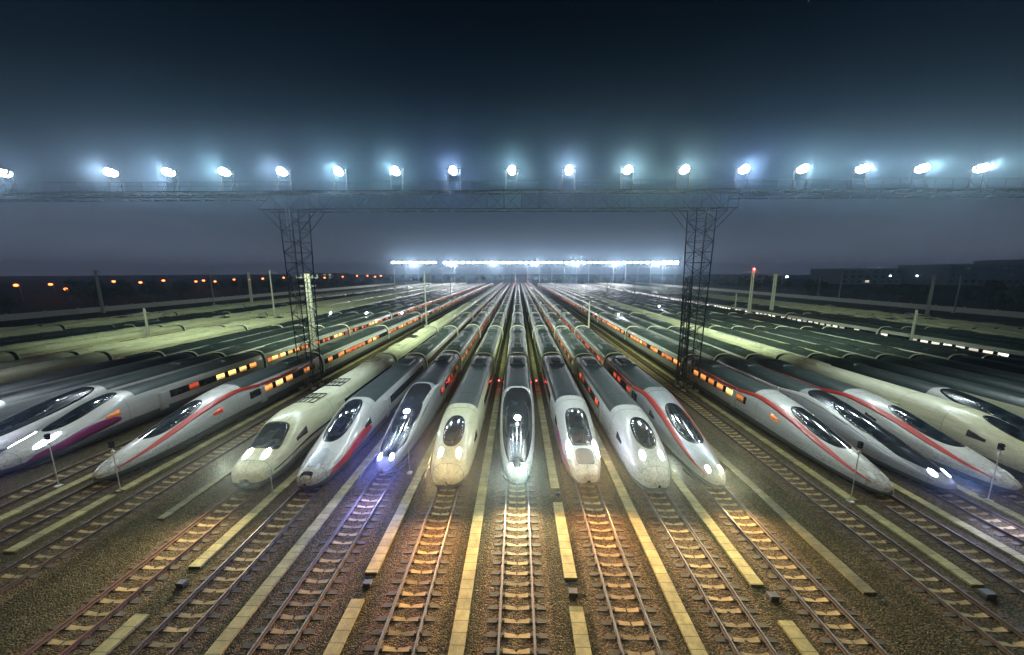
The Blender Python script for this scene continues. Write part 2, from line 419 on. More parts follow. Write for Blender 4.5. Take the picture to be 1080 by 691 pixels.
strip(-32.2, [(-5, 398)])
strip(-22.2, [(dist(120, 590)+3, 398)], 'cover_worn', .25)

# loose ballast stones lying on the foreground
def stones():
    rn = random.Random(11); V = []; F = []
    base = [(1,0,0),(0,1,0),(-1,0,0),(0,-1,0),(0,0,1),(.6,.6,.6),(-.6,.5,.7)]
    fc = [(0,1,5),(1,6,5),(1,2,6),(2,3,4),(2,4,6),(3,0,4),(0,5,4),(5,6,4)]
    for _ in range(30000):
        y = 9.5+17*rn.random()**1.25; x = rn.uniform(-1, 1)*(y*1.62+2)
        if abs(x) > 42: continue
        q = min(abs(x-t) for t in NEAR); z = .006
        if .62 < q < .9: continue
        r_ = rn.uniform(.014, .032) if q > .62 else rn.uniform(.012, .024)
        a = rn.uniform(0, 6.28); ca, sa = math.cos(a), math.sin(a); n = len(V)
        for bx, by, bz in base:
            bx *= rn.uniform(.7, 1.2)*r_*1.2; by *= rn.uniform(.7, 1.2)*r_; V.append((x+bx*ca-by*sa, y+bx*sa+by*ca, z+bz*r_*.8+(.03 if .9 <= q < 1.3 else 0)))
        F += [(n+i, n+j, n+k) for i, j, k in fc]
    me = bpy.data.meshes.new('loose_stones'); me.from_pydata(V, [], F); me.materials.append(M['stone']); o = bpy.data.objects.new('loose_stones', me); link(o)
    tag(o, kind='stuff')
stones()

# contact and catenary wires over the tracks
def wires(x, y0, y1, lab):
    mb = MB(); ys = y0; 
    mb.bar((x, y0, 5.9), (x, y1, 5.9), .012, n=3)
    pts = []; n = int((y1-y0)/51)
    for k in range(n):
        for q in range(6):
            u = q/6; pts.append((x, y0+(k+u)*51, 7.5-4*.85*u*(1-u)))
    pts.append((x, y0+n*51, 7.5)); mb.tube(pts, .012, 3)
    for k in range(n):
        for q in range(1, 6):
            u = q/6; mb.bar((x, y0+(k+u)*51, 5.9), (x, y0+(k+u)*51, 7.5-4*.85*u*(1-u)), .006, n=3)
    tag(mb.build('overhead_wire', M['steel']), lab, 'overhead wire', 'overhead wires above the tracks')
for x in NEAR: wires(x, 43, 400, 'thin overhead wire hung above one of the middle tracks beyond the big gantry')

# ------------------------------------------------------------------ trains
def pchip(xs, ys, x):
    n = len(xs)
    if x <= xs[0]: return ys[0]
    if x >= xs[-1]: return ys[-1]
    h = [xs[i+1]-xs[i] for i in range(n-1)]; dl = [(ys[i+1]-ys[i])/h[i] for i in range(n-1)]
    m = [dl[0]] + [0 if dl[i-1]*dl[i] <= 0 else 2*dl[i-1]*dl[i]/(dl[i-1]+dl[i]) for i in range(1, n-1)] + [0]
    i = 0
    while x > xs[i+1]: i += 1
    t = (x-xs[i])/h[i]
    return ((1+2*t)*(1-t)**2*ys[i] + t*(1-t)**2*h[i]*m[i] + t*t*(3-2*t)*ys[i+1] + t*t*(t-1)*h[i]*m[i+1])
W, T, B, ZC, NN = 1.66, 3.88, .22, 1.7, 3.0
SHAPES = {  # s from the tip, half width, top, bottom, mid height, section exponent
 'long': [(0,.06,.98,.80,.90,2.0),(.06,.24,1.14,.62,.90,2.0),(.25,.42,1.28,.48,.92,2.0),(.7,.66,1.46,.36,.98,2.1),(1.5,.93,1.74,.30,1.05,2.1),(3,1.22,2.12,.26,1.15,2.2),(5,1.45,2.64,.22,1.3,2.2),(7,1.57,3.16,.22,1.45,2.3),(9,1.63,3.56,.22,1.6,2.6),(11,1.66,3.80,.22,1.68,2.85),(13,1.66,3.88,.22,1.7,3.0)],
 'egg': [(0,.14,1.10,.75,.95,2.0),(.05,.42,1.30,.52,.95,2.1),(.2,.72,1.52,.36,1.0,2.2),(.6,1.02,1.90,.28,1.05,2.4),(1.3,1.32,2.32,.24,1.15,2.4),(2.4,1.48,2.88,.22,1.3,2.5),(3.7,1.58,3.38,.22,1.5,2.6),(5.2,1.64,3.72,.22,1.62,2.8),(7,1.66,3.86,.22,1.7,3.0),(9,1.66,3.88,.22,1.7,3.0)],
 'blunt': [(0,.30,1.15,.62,.95,2.2),(.05,.75,1.45,.42,1.0,2.4),(.2,1.05,1.70,.32,1.05,2.6),(.6,1.30,1.98,.26,1.1,2.8),(1.3,1.46,2.25,.22,1.2,2.8),(2.2,1.55,2.70,.22,1.3,2.8),(3.2,1.61,3.35,.22,1.5,2.8),(4.2,1.65,3.80,.22,1.6,2.9),(5.5,1.66,3.98,.22,1.7,3.0),(7.5,1.66,3.92,.22,1.7,3.0),(9,1.66,3.88,.22,1.7,3.0)],
 'duck': [(0,.14,.98,.70,.86,2.1),(.05,.42,1.16,.50,.88,2.2),(.25,.68,1.38,.36,.92,2.3),(.8,.96,1.62,.28,.98,2.3),(1.8,1.22,1.92,.24,1.1,2.4),(3.2,1.50,2.32,.22,1.2,2.3),(4.8,1.58,2.92,.22,1.4,2.3),(6.5,1.63,3.52,.22,1.55,2.5),(8.2,1.66,3.82,.22,1.68,2.8),(10,1.66,3.88,.22,1.7,3.0)],
}
def prof(shape, s):
    tb = SHAPES[shape]; xs = [r[0] for r in tb]
    return [pchip(xs, [r[k] for r in tb], s) for k in range(1, 6)]
_pc = {}
def prof_c(shape, s):
    k = (shape, round(s, 4))
    if k not in _pc: _pc[k] = prof(shape, s)
    return _pc[k]
def pt(shape, s, phi):
    """phi in degrees round the section: 0 right waist, 90 top, 180 left waist, 270 keel"""
    w, t, b, zc, n = prof_c(shape, s); c = math.cos(R(phi)); q = math.sin(R(phi))
    if q < 0: n = 4.0
    x = math.copysign(abs(c)**(2/n), c)*w
    z = zc + ((t-zc) if q >= 0 else (b-zc))*abs(q)**(2/n)
    return Vector((x, s, z))
def nrm(shape, s, phi):
    e = .02
    a = pt(shape, s+e, phi)-pt(shape, max(s-e, 0), phi); b = pt(shape, s, phi+.7)-pt(shape, s, phi-.7)
    n = b.cross(a)
    if n.length < 1e-9: return Vector((0, 0, 1))
    n.normalize(); c = Vector((0, s, 1.4))
    p = pt(shape, s, phi)
    if n.dot(p-c) < 0: n = -n
    return n
def phi_of_x(shape, s, x):
    """angle of the upper surface over plan offset x"""
    w, t, b, zc, n = prof_c(shape, s); r = max(-1, min(1, x/w))
    return math.degrees(math.acos(math.copysign(abs(r)**(n/2), r)))
RING = [-90,-70,-52,-40,-30,-22,-15,-9,-4,0,2.9,8,14,19.5,26,33,42,52,61,71,80,90]
RING = RING + [180-a for a in reversed(RING[1:-1])]
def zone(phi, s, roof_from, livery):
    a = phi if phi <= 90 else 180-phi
    if a < -7: return 2                      # skirt, its dark grey carried up the lower flank as painted shade
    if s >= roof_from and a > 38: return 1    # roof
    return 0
def patch_grid(shape, fn, nu, nv, off=.012, closed_edge=True):
    """fn(u,v) -> (s,phi), u,v in 0..1. A thin shell standing proud of the body."""
    mb = MB(); vs = []; lo = []
    for i in range(nu+1):
        for j in range(nv+1):
            s, ph = fn(i/nu, j/nv); p = pt(shape, s, ph); n = nrm(shape, s, ph)
            vs.append(p+n*off); lo.append(p-n*.02)
    N = nv+1; fs = [(i*N+j, i*N+j+1, (i+1)*N+j+1, (i+1)*N+j) for i in range(nu) for j in range(nv)]
    K = len(vs)
    edge = [i*N for i in range(nu+1)] + [nu*N+j for j in range(1, nv+1)] + [i*N+nv for i in range(nu-1, -1, -1)] + [j for j in range(nv-1, 0, -1)]
    for a, b in zip(edge, edge[1:]+edge[:1]): fs.append((a, b, K+b, K+a))
    mb.add(vs+lo, fs, 0, True)
    return mb
def plan_patch(shape, s0, s1, hw, nu=18, nv=12, off=.014, pw=2.0, cx=0.0, skew=.0):
    """an oval in plan: between s0 and s1, half width hw(u) times an oval"""
    def fn(u, v):
        uu = .5-.5*math.cos(math.pi*u); s = s0+(s1-s0)*uu
        k = max(0.0, 1-abs(2*uu-1)**pw)**(1/pw)
        k = max(k, .03)
        h = hw(uu) if callable(hw) else hw
        x = cx + skew*(uu-.5) + (2*v-1)*h*k
        w = prof_c(shape, s)[0]*.995
        return s, phi_of_x(shape, s, max(-w, min(w, x)))
    return patch_grid(shape, fn, nu, nv, off)
def side_patch(shape, s0, s1, f0, f1, side=1, nu=24, nv=2, off=.01):
    def fn(u, v):
        s = s0+(s1-s0)*u; a = f0(u) if callable(f0) else f0; b = f1(u) if callable(f1) else f1
        ph = a+(b-a)*v
        return s, (ph if side > 0 else 180-ph)
    return patch_grid(shape, fn, nu, nv, off)

CABL, CARL, GAP = 25.3, 24.6, .5
def body_mesh(shape, mats, roof_from, L=CABL):
    ss = [0,.012,.03,.06,.1,.16,.24,.34,.46,.6,.78,1.0,1.25,1.5,1.8,2.1,2.45,2.8,3.2,3.6,4,4.5,5,5.5,6,6.5,7,7.5,8,8.5,9,9.5,10,10.5,11,11.6,12.2,13,roof_from-.001,roof_from+.001,14,17,20,23,L-.12,L]
    ss = sorted(set(ss)); mb = MB(); n = len(RING); vs = []
    for s in ss:
        k = .965 if s == L else 1
        for ph in RING:
            p = pt(shape, s, ph); vs.append((p.x*k, p.y, 1.5+(p.z-1.5)*k))
    fs = []; ms = []
    for i in range(len(ss)-1):
        for j in range(n):
            a = i*n+j; b = i*n+(j+1) % n
            fs.append((a, b, b+n, a+n)); mid = RING[j]+.01 if j < n-1 else -60
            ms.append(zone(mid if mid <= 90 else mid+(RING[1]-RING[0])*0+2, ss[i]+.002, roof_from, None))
    fs.append(tuple(range(n))); ms.append(0)
    fs.append(tuple(reversed(range((len(ss)-1)*n, len(ss)*n)))); ms.append(3)
    mb.add(vs, fs, ms, True)
    mb.sm[-1] = False
    return mb.mesh('body', mats)
def const_pt(ph): return pt('long', 20, ph)
def carriage_mesh(mats):
    """mats: wall, roof, skirt and flank shade, band, end"""
    mb = MB(); n = len(RING); ss = [0, .1, .3, 6, 12, 18, CARL-.3, CARL-.1, CARL]; vs = []
    for s in ss:
        k = {0: .95, .1: .985, CARL: .95, CARL-.1: .985}.get(s, 1)
        for ph in RING:
            p = const_pt(ph); vs.append((p.x*k, s, 1.5+(p.z-1.5)*k))
    fs = []; ms = []
    for i in range(len(ss)-1):
        for j in range(n):
            a = i*n+j; b = i*n+(j+1) % n; fs.append((a, b, b+n, a+n))
            q = (RING[j]+RING[(j+1) % n])/2 if j < n-1 else -80
            q = q if q <= 90 else 180-q
            ms.append(2 if q < -7 else 3 if (2.9 < q < 19.5 and 2 <= i <= 5) else 1 if q > 38 else 0)  # skirt colour reaches above the skirt, painting shade onto the lower flank
    fs += [tuple(range(n)), tuple(reversed(range((len(ss)-1)*n, len(ss)*n)))]; ms += [4, 4]
    mb.add(vs, fs, ms, True); mb.sm[-1] = mb.sm[-2] = False
    for ph in (34, 146):
        p = const_pt(ph); mb.bar((p.x, .3, p.z), (p.x, CARL-.3, p.z), .06, n=6, m=0, smooth=True)
    for ph in (75, 105):
        p = const_pt(ph); mb.bar((p.x, .3, p.z+.01), (p.x, CARL-.3, p.z+.01), .02, n=5, m=1, smooth=True)
    for y in (1.15, 1.25, 8.2, 16.4, 23.3, 23.4):
        pts = [const_pt(a)*1.0 for a in range(48, 133, 7)]; mb.tube([(q.x, y, q.z+.004) for q in pts], .014, 4, m=1)
    for y in (9.0, 10.4, 14.5): mb.box(-.35, .35, y, y+.7, 3.86, 3.97, 1)
    for y in (.9, 22.9):
        for a in (2.9,):
            for sd in (1, -1):
                for d_ in (0, .8): mb.box(sd*1.655-.012, sd*1.655+.012, y+d_, y+d_+.03, .75, 2.7, 4)
    return mb.mesh('carriage', mats)
def roof_unit_mesh(mat, L=3.6):
    mb = MB()
    for y0, y1, h in ((0, L, .17),):
        vs = []
        for y, k, zz in ((y0, .8, 0), (y0+.35, 1, h), (y1-.35, 1, h), (y1, .8, 0)):
            for x in (-1.05, -.9, -.45, 0, .45, .9, 1.05):
                base = const_pt(phi_of_x('long', 20, x)).z
                vs.append((x*k, y, base-.03+(zz if abs(x) < 1 else 0)*1.0))
        fs = [(i*7+j, i*7+j+1, (i+1)*7+j+1, (i+1)*7+j) for i in range(3) for j in range(6)]
        mb.add(vs, fs, 0, False)
    for k in range(6):
        mb.box(-.55, .55, 1.0+k*.28, 1.14+k*.28, 3.98, 4.055)
    return mb.mesh('roof_unit', mat)
def hoop_mesh():
    mb = MB(); pts = []
    for ph in range(-14, 195, 6):
        p = const_pt(ph); pts.append((p.x*1.015, 0, 1.5+(p.z-1.5)*1.018))
    mb.tube(pts, .085, 6); return mb.mesh('gangway_hoop', M['gang'])
def gangway_mesh():
    mb = MB(); vs = []; n = 24
    for i, y in enumerate((-.35, -.2, -.05, .1, .25, .4)):
        k = .86 if i % 2 else .90
        for j in range(n):
            p = const_pt(j*360/n); vs.append((p.x*k, y, 1.6+(p.z-1.6)*k))
    mb.add(vs, [(i*n+j, i*n+(j+1) % n, (i+1)*n+(j+1) % n, (i+1)*n+j) for i in range(5) for j in range(n)], 0, True)
    return mb.mesh('gangway', M['rubber'])
def bogie_mesh():
    mb = MB()
    for sx in (-1, 1):
        mb.box(sx*1.02-.07, sx*1.02+.07, -1.6, 1.6, .42, .62)
        for y in (-1.25, 1.25):
            a = Vector((sx*.70, y, .43)); b = Vector((sx*.84, y, .43)); mb.bar(a, b, .43, n=20, m=1)
            mb.box(sx*1.02-.12, sx*1.02+.12, y-.16, y+.16, .32, .55)
    mb.box(-1.0, 1.0, -.25, .25, .4, .75)
    for y in (-1.25, 1.25): mb.bar((-.7, y, .43), (.7, y, .43), .08, n=8)
    return mb.mesh('bogie', [M['under'], M['rail']])
HOOP, GANG, BOGIE = hoop_mesh(), gangway_mesh(), bogie_mesh()
def window_mesh(mat, w=1.15):
    """one pane on the right flank, centred at y=0"""
    key = 'window_'+mat
    if key in bpy.data.meshes: return bpy.data.meshes[key]
    mb = MB(); vs = []
    for y in (-w/2, -w/2+.06, w/2-.06, w/2):
        for i, ph in enumerate((4.0, 5.0, 9, 13, 16.8, 18)):
            p = const_pt(ph); edge = y in (-w/2, w/2) or i in (0, 5)
            vs.append((p.x+(.004 if edge else .012), y, p.z))
    mb.add(vs, [(a*6+b, (a+1)*6+b, (a+1)*6+b+1, a*6+b+1) for a in range(3) for b in range(5)], 0, True)
    me = mb.mesh(key, M[mat]); return me
def panto_mesh():
    mb = MB()
    mb.box(-.8, .8, -.9, .9, 3.98, 4.06); 
    for sx in (-1, 1):
        for sy in (-.6, .6): mb.bar((sx*.5, sy, 3.8), (sx*.5, sy, 4.15), .07, n=8)
    mb.bar((-.3, .7, 4.1), (0, -.9, 4.45), .035); mb.bar((.3, .7, 4.1), (0, -.9, 4.45), .035)
    mb.bar((0, -.9, 4.45), (0, .5, 4.75), .03)
    mb.bar((-.95, .5, 4.76), (.95, .5, 4.76), .03)
    mb.bar((-.95, .7, 4.76), (.95, .7, 4.76), .03)
    return mb.mesh('pantograph', M['darksteel'])
PANTO = panto_mesh()
cmc = {}
def carriage_for(wall, roof, bandm):
    k = (wall, roof, bandm)
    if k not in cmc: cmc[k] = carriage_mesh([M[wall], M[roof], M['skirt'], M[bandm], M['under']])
    return cmc[k]
ruc = {}
def unit_for(roof):
    if roof not in ruc: ruc[roof] = roof_unit_mesh(M[roof])
    return ruc[roof]
def child(name, me, parent, loc=(0, 0, 0), sx=1):
    o = bpy.data.objects.new(name, me); link(o, parent); o.location = loc
    if sx < 0: o.scale = (-1, 1, 1)
    return o

def train(x, y0, shape, label, wall='white', roof='roof_grey', stripe=None, bandm='band', ncar=14, near=True,
          lights=None, top=None, shield='oval', wins=None, side=None, group=None, panto=(), flank=None, lpos='mid', edge=None, power=1.0, hcol=None, unitcars=3, cabwin='glass'):
    t = thing('bullet_train', label, 'train', (x, y0, .0), group=group)
    ZT = .0
    L = SHAPES[shape][-1][0]
    roof_from = {'long': 11.6, 'egg': 7.2, 'blunt': 9.5, 'duck': 8.8}[shape]
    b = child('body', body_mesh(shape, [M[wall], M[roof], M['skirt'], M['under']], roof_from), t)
    # ---------------- windscreens, each on the real curved surface
    if shield == 'oval':
        plan_patch(shape, 1.9, 5.0, .80, pw=2.3, off=.012).build('windscreen_frame', M['rubber'], t)
        g = plan_patch(shape, 2.0, 4.9, .73, pw=2.3, off=.028).build('windscreen', M['glass'], t)
        wp = [pt(shape, 2.15, phi_of_x(shape, 2.15, .1))+Vector((0, 0, .06)), pt(shape, 3.2, phi_of_x(shape, 3.2, .35))+Vector((0, 0, .07))]
    elif shield == 'canopy':
        plan_patch(shape, .85, 11.2, lambda u: prof_c(shape, .85+10.35*u)[0]*.84, nu=40, nv=14, pw=4, off=.010).build('windscreen_surround', M['black'], t)
        g = plan_patch(shape, 3.2, 8.8, lambda u: prof_c(shape, 3.2+5.6*u)[0]*.70, nu=26, pw=2.5, off=.028).build('windscreen', M['glass'], t)
        wp = [pt(shape, 3.9, phi_of_x(shape, 3.9, .05))+Vector((0, 0, .06)), pt(shape, 5.6, phi_of_x(shape, 5.6, .42))+Vector((0, 0, .08))]
    elif shield == 'slit':
        plan_patch(shape, 3.2, 8.3, lambda u: .93, nu=24, pw=2.6, off=.010).build('windscreen_frame', M['black'], t)
        g = plan_patch(shape, 3.4, 7.9, lambda u: .74, nu=24, pw=2.6, off=.026).build('windscreen', M['glass'], t)
        wp = [pt(shape, 3.7, phi_of_x(shape, 3.7, .05))+Vector((0, 0, .06)), pt(shape, 5.0, phi_of_x(shape, 5.0, .4))+Vector((0, 0, .08))]
    elif shield == 'wide':
        plan_patch(shape, 1.75, 3.75, lambda u: 1.22-.14*u, pw=6, off=.010).build('windscreen_frame', M['rubber'], t)
        g = plan_patch(shape, 1.85, 3.62, lambda u: 1.12-.14*u, pw=6, off=.028).build('windscreen', M['glass'], t)
        wp = [pt(shape, 1.95, phi_of_x(shape, 1.95, .2))+Vector((0, 0, .06)), pt(shape, 3.1, phi_of_x(shape, 3.1, .55))+Vector((0, 0, .07))]
    else:  # 'visor': tall windscreen between the lamps with a dark grille panel in front of it
        plan_patch(shape, 2.6, 6.6, lambda u: .95, nu=22, pw=4, off=.010).build('windscreen_frame', M['black'], t)
        g = plan_patch(shape, 2.8, 6.3, lambda u: .82, nu=22, pw=4, off=.028).build('windscreen', M['glass'], t)
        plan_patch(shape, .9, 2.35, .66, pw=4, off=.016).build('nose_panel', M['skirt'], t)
        wp = [pt(shape, 2.95, phi_of_x(shape, 2.95, .1))+Vector((0, 0, .06)), pt(shape, 4.3, phi_of_x(shape, 4.3, .45))+Vector((0, 0, .08))]
    if not near:
        pass
    else:
        mb = MB(); mb.bar(wp[0], wp[1], .02, n=5); mb.build('wiper', M['rubber'], t)
        # seam of the coupler hatch
        mb = MB()
        sh = {'long': .9, 'egg': .75, 'blunt': .8, 'duck': 1.0}[shape]
        pts = [pt(shape, sh, a)+nrm(shape, sh, a)*.004 for a in range(-20, 201, 8)]
        mb.tube(pts, .012, 4)
        mb.tube([pt(shape, sh*k/6, 90)+Vector((0, -.004, .006)) for k in range(1, 7)], .012, 4)
        mb.build('hatch_seam', M['skirt'], t)
        mb = MB()
        for sr in (roof_from-.9, roof_from+2.6, CABL-3.2):
            mb.tube([pt(shape, sr, a)+nrm(shape, sr, a)*.003 for a in range(-14, 195, 8)], .009, 4)
        for sd_ in (0, 1):
            mb.tube([pt(shape, q_*.5+1.5, 180*sd_-3*(1-2*sd_))+Vector(((1-2*sd_)*.003, 0, 0)) for q_ in range(0, 46)], .009, 4)
        for sd_ in (-1, 1):
            mb.tube([pt(shape, .9+q_*.2, 90+sd_*27)+nrm(shape, .9+q_*.2, 90+sd_*27)*.003 for q_ in range(0, 5)], .009, 4)
        mb.build('panel_seam', M['skirt'], t)
        # snow plough under the nose
        mb = MB(); vs = []
        for z, k in ((.16, .93), (.42, 1.0)):
            for s_, xx in ((.75, 0), (.8, .5), (1.05, .85), (1.6, 1.12), (2.6, 1.3)):
                vs.append((xx*k, s_+.1, z))
        fs = [(j, j+1, 6+j, 5+j) for j in range(4)]
        mb.add(vs, fs, 0); mb.add([(-a, b_, c_) for a, b_, c_ in vs], [tuple(reversed(f)) for f in fs], 0)
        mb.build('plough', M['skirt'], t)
        # cab side windows and door
        cs = {'long': (7.9, 8.9), 'egg': (3.6, 4.7), 'blunt': (3.4, 4.7), 'duck': (6.1, 7.2)}[shape]
        for sd in (-1, 1):
            if shield != 'canopy':
                side_patch(shape, cs[0], cs[1], lambda u: 8+4*(1-u), lambda u: 19+4*u, sd, 8, 4, .014).build('cab_window', M[cabwin if (sd > 0) == (x < 0) else 'glass'], t)
            mb = side_patch(shape, L+.6, L+1.5, -13, 23, sd, 2, 10, .014); mb.build('door', M[wall], t)
        if shape == 'blunt':
            side_patch(shape, 1.0, CABL-.2, 0, 1.6, 1, 30, 1, .012).build('waist_line', M['black'], t); side_patch(shape, 1.0, CABL-.2, 0, 1.6, -1, 30, 1, .012).build('waist_line', M['black'], t)
            for s0_ in (7.0, 11.5):
                mb = MB()
                for xx in (-.8, -.4, 0, .4, .8): mb.bar((xx, s0_, pt(shape, s0_, phi_of_x(shape, s0_, xx)).z+.04), (xx, s0_+2.2, pt(shape, s0_+2.2, phi_of_x(shape, s0_+2.2, xx)).z+.04), .035, n=5)
                for yy in (s0_, s0_+1.1, s0_+2.2): mb.bar((-.85, yy, 3.92), (.85, yy, 3.92), .05, n=5)
                mb.build('roof_rack', M['darksteel'], t)
        if shape == 'duck' and flank == 'red':
            plan_patch(shape, .9, 2.6, .72, pw=3, off=.012).build('nose_panel', M['silver'], t)
            plan_patch(shape, .06, .55, .42, pw=4, off=.012).build('coupler_mouth', M['black'], t)
    # ---------------- stripes
    if near and stripe:
        for sd in (-1, 1):
            if shape == 'long':
                fa = lambda u: pchip([0, .25, .5, .75, .9, 1], [12, 27, 37, 37, 28, 22.5], u)
                fb = lambda u: fa(u)+pchip([0, .3, .6, 1], [8, 20, 19, 11], u)
                side_patch(shape, .7, 14.0, fa, fb, sd, 60, 4, .010).build('stripe', M[stripe], t)
                side_patch(shape, 14.0, CABL-.2, 22.5, 32.5, sd, 2, 3, .010).build('stripe', M[stripe], t)
            else:
                side_patch(shape, 5, CABL-.2, 21, 26, sd, 24, 2, .010).build('stripe', M[stripe], t)
    if near and flank:
        for sd in (-1, 1):
            side_patch(shape, 1.2, 7.2, lambda u: -8+8*u, lambda u: -5+8*u+22*math.sin(math.pi*min(1, u))**.8, sd, 26, 5, .012).build('flank_patch', M[flank], t)
    # ---------------- window band of the cab car
    if near:
        b0 = {'long': 12.2, 'egg': 10.6, 'blunt': 10.8, 'duck': 11.8}[shape]
        for sd in (-1, 1):
            side_patch(shape, b0, CABL-1.6, 2.9, 19.5, sd, 12, 4, .006).build('window_band', M['black'], t)
        for sy in (6.0 if shape == 'long' else 4.6, CABL-4): child('bogie', BOGIE, t, (0, sy, 0))
        wl = wins or {}
        for sd in (-1, 1):
            facing = (sd > 0) == (x < 0)
            if not facing and x != 0: continue
            k = 0; yy = b0+.95
            while yy < CABL-2:
                kind = wl.get(k, 'win_dark') if isinstance(wl, dict) else wl[k % len(wl)]
                child('window', window_mesh(kind), t, (.008*sd, yy, 0), sd); yy += 1.75; k += 1
    # ---------------- headlights
    if lights:
        hm = lights
        pos = {'oval_mid': ((.66, 1.55, .34, .15),), 'low': ((.44, .95, .28, .13),), 'side': ((1.02, 2.6, .85, .16),), 'high': ((.66, 1.35, .42, .2),)}[lpos]
        for hx, hs, hl, hw_ in pos:
            for sd in (-1, 1):
                mb = plan_patch(shape, max(.05, hs-hl), hs+hl, hw_, nu=10, nv=6, off=.03, cx=sd*hx, skew=-sd*.0)
                mb.build('headlight', M[hm], t)
    if near and lights and lights != 'head_off':
        hx, hs = pos[0][0], pos[0][1]
        col = hcol or {'head_w': (1, .80, .45), 'head_b': (.55, .6, 1.0), 'head_y': (1, .68, .30)}[lights]
        for sd in (-1, 1):
            pp = pt(shape, max(.1, hs-.25), phi_of_x(shape, max(.1, hs-.25), sd*hx))
            plight('headlight_lamp', Vector((pp.x, min(pp.y-.4, -.2), pp.z+.12)), 3900*power, col, .09, t, 'SPOT', (sd*.05, -1, .16), 124, .9)
    if top:
        s_ = {'long': 6.0, 'egg': 5.6, 'blunt': 4.6, 'duck': 7.4}[shape]
        mb = plan_patch(shape, s_-.3, s_+.3, .26, nu=8, nv=8, off=.06); mb.build('roof_lamp', M[top], t)
        plight('roof_lamp_light', pt(shape, s_, 90)+Vector((0, -.5, .18)), 160*power, (1, .93, .75) if top == 'head_w' else (.8, .85, 1), .12, t, 'SPOT', (0, -1, .05), 150, .5)
    # ---------------- carriages
    cm = carriage_for(wall, roof, bandm)
    y = CABL+GAP
    for k in range(ncar):
        c = child('carriage', cm, t, (0, y, 0))
        if near or k < unitcars:
            child('roof_unit', unit_for(roof), c, (0, 3, 0)); child('roof_unit', unit_for(roof), c, (0, 18, 0))
        child('gangway', GANG, t, (0, y-.25, 0))
        if k < (6 if near else 4): child('gangway_hoop', HOOP, t, (0, y-.06, 0))
        if k in panto: child('pantograph', PANTO, c, (0, 12, 0))
        if near and k < 2:
            child('bogie', BOGIE, c, (0, 3.6, 0)); child('bogie', BOGIE, c, (0, CARL-3.6, 0))
            if wins is not None or k < 1:
                wl = wins or {}; sd = 1 if x < 0 else -1
                for q in range(12):
                    kind = wl.get(q+10*(k+1), 'win_dark') if isinstance(wl, dict) else wl[(q+k*5+3) % len(wl)]
                    child('window', window_mesh(kind), c, (.008*sd, .3+1.55+q*1.75, 0), sd)
        y += CARL+GAP
    if near: child('roof_unit', unit_for(roof), t, (0, 19.5, 0))
    return t

D, O, Y_, RD, WH = 'win_dark', 'win_orange', 'win_yellow', 'win_red', 'win_white'
Y0 = 21.3
# centre block, from left to right
train(-38.9, Y0+.8, 'duck', 'violet-lit white train with an orange and yellow window row, by the left edge', 'white', 'roof_grey', bandm='band_orange', lights='head_b', lpos='side', shield='slit', flank='magenta', wins=[D, RD, D, Y_, Y_, Y_, O, O, D, RD], cabwin='win_orange', hcol=(.38, .32, 1), power=1.6)
train(-29.9, Y0, 'long', 'leftmost red-striped train with unlit long pointed nose, left of the empty track', 'white', 'roof_grey', stripe='red', bandm='band_orange', lights='head_off', lpos='low', shield='slit', wins=[D, O, Y_, O, D, O, O, RD, O, O], cabwin='win_red')
train(-18.9, Y0-.3, 'blunt', 'cream train with blunt bulging nose and wide square windscreen, right of the left tower', 'cream', 'roof_pale', lights='head_w', lpos='high', shield='wide', panto=(0, 3), power=.9)
train(-14.6, Y0-.5, 'duck', 'white train with dark red flank patches and unlit nose, right of the cream train', 'white', 'roof_grey', flank='red', lights='head_off', lpos='low', shield='slit', panto=(2,))
train(-9.95, Y0+1.2, 'long', 'dark-canopied train with blue headlights and a white roof lamp, left of centre', 'silver', 'roof_dark', stripe='white', lights='head_b', lpos='low', top='head_b', shield='canopy', bandm='band_red', wins=[RD, D, RD, RD, D], hcol=(.3, .3, 1), power=.8)
train(-4.9, Y0-.3, 'egg', 'pale greenish train with oval windscreen, directly left of the centre train', 'cream', 'roof_grey', lights='head_w', lpos='oval_mid', shield='oval', panto=(1,), hcol=(1, .50, .16), power=1.5)
train(0, Y0, 'long', 'centre train with long dark canopy outlined in white and a bright lamp above it', 'white', 'roof_dark', lights='head_w', lpos='low', top='head_w', shield='canopy', hcol=(1, .88, .55), panto=(2,), power=1.2)
train(5.0, Y0+.2, 'duck', 'train with headlights beside its windscreen and grey nose panel, directly right of the centre train', 'white', 'roof_dark', lights='head_b', lpos='side', shield='visor', flank='magenta', hcol=(1, .50, .18), panto=(3,), power=1.3)
train(9.6, Y0-.4, 'egg', 'bright white oval-windscreen train, second to the right of the centre train', 'white', 'roof_grey', lights='head_w', lpos='oval_mid', shield='oval', panto=(1,), wins=[RD, D, RD, D, RD], bandm='band_red', power=.9)
train(14.0, Y0, 'long', 'red-striped train with warm headlights, left of the empty right-hand track', 'silver', 'roof_grey', stripe='red', lights='head_y', lpos='low', shield='slit', wins=[D, RD, D, RD, RD], bandm='band_red', panto=(2,), power=.8)
train(24.8, Y0-.6, 'long', 'large red-striped train with glowing orange windows, right of the right tower', 'white', 'roof_grey', stripe='red', bandm='band_orange', lights='head_off', lpos='low', shield='slit', wins=[O, Y_, O, O, O, O, D, O, O, D], cabwin='win_orange', panto=(3,))
train(29.4, Y0-.2, 'long', 'dark-canopied train with blue-white headlights, between two red-striped trains on the right', 'silver', 'roof_grey', stripe='white', lights='head_b', lpos='low', shield='canopy', hcol=(.5, .55, 1), power=.7)
train(33.7, Y0-.2, 'long', 'rightmost red-striped train, long unlit nose near the right edge', 'white', 'roof_grey', stripe='red', lights='head_off', lpos='low', shield='slit')
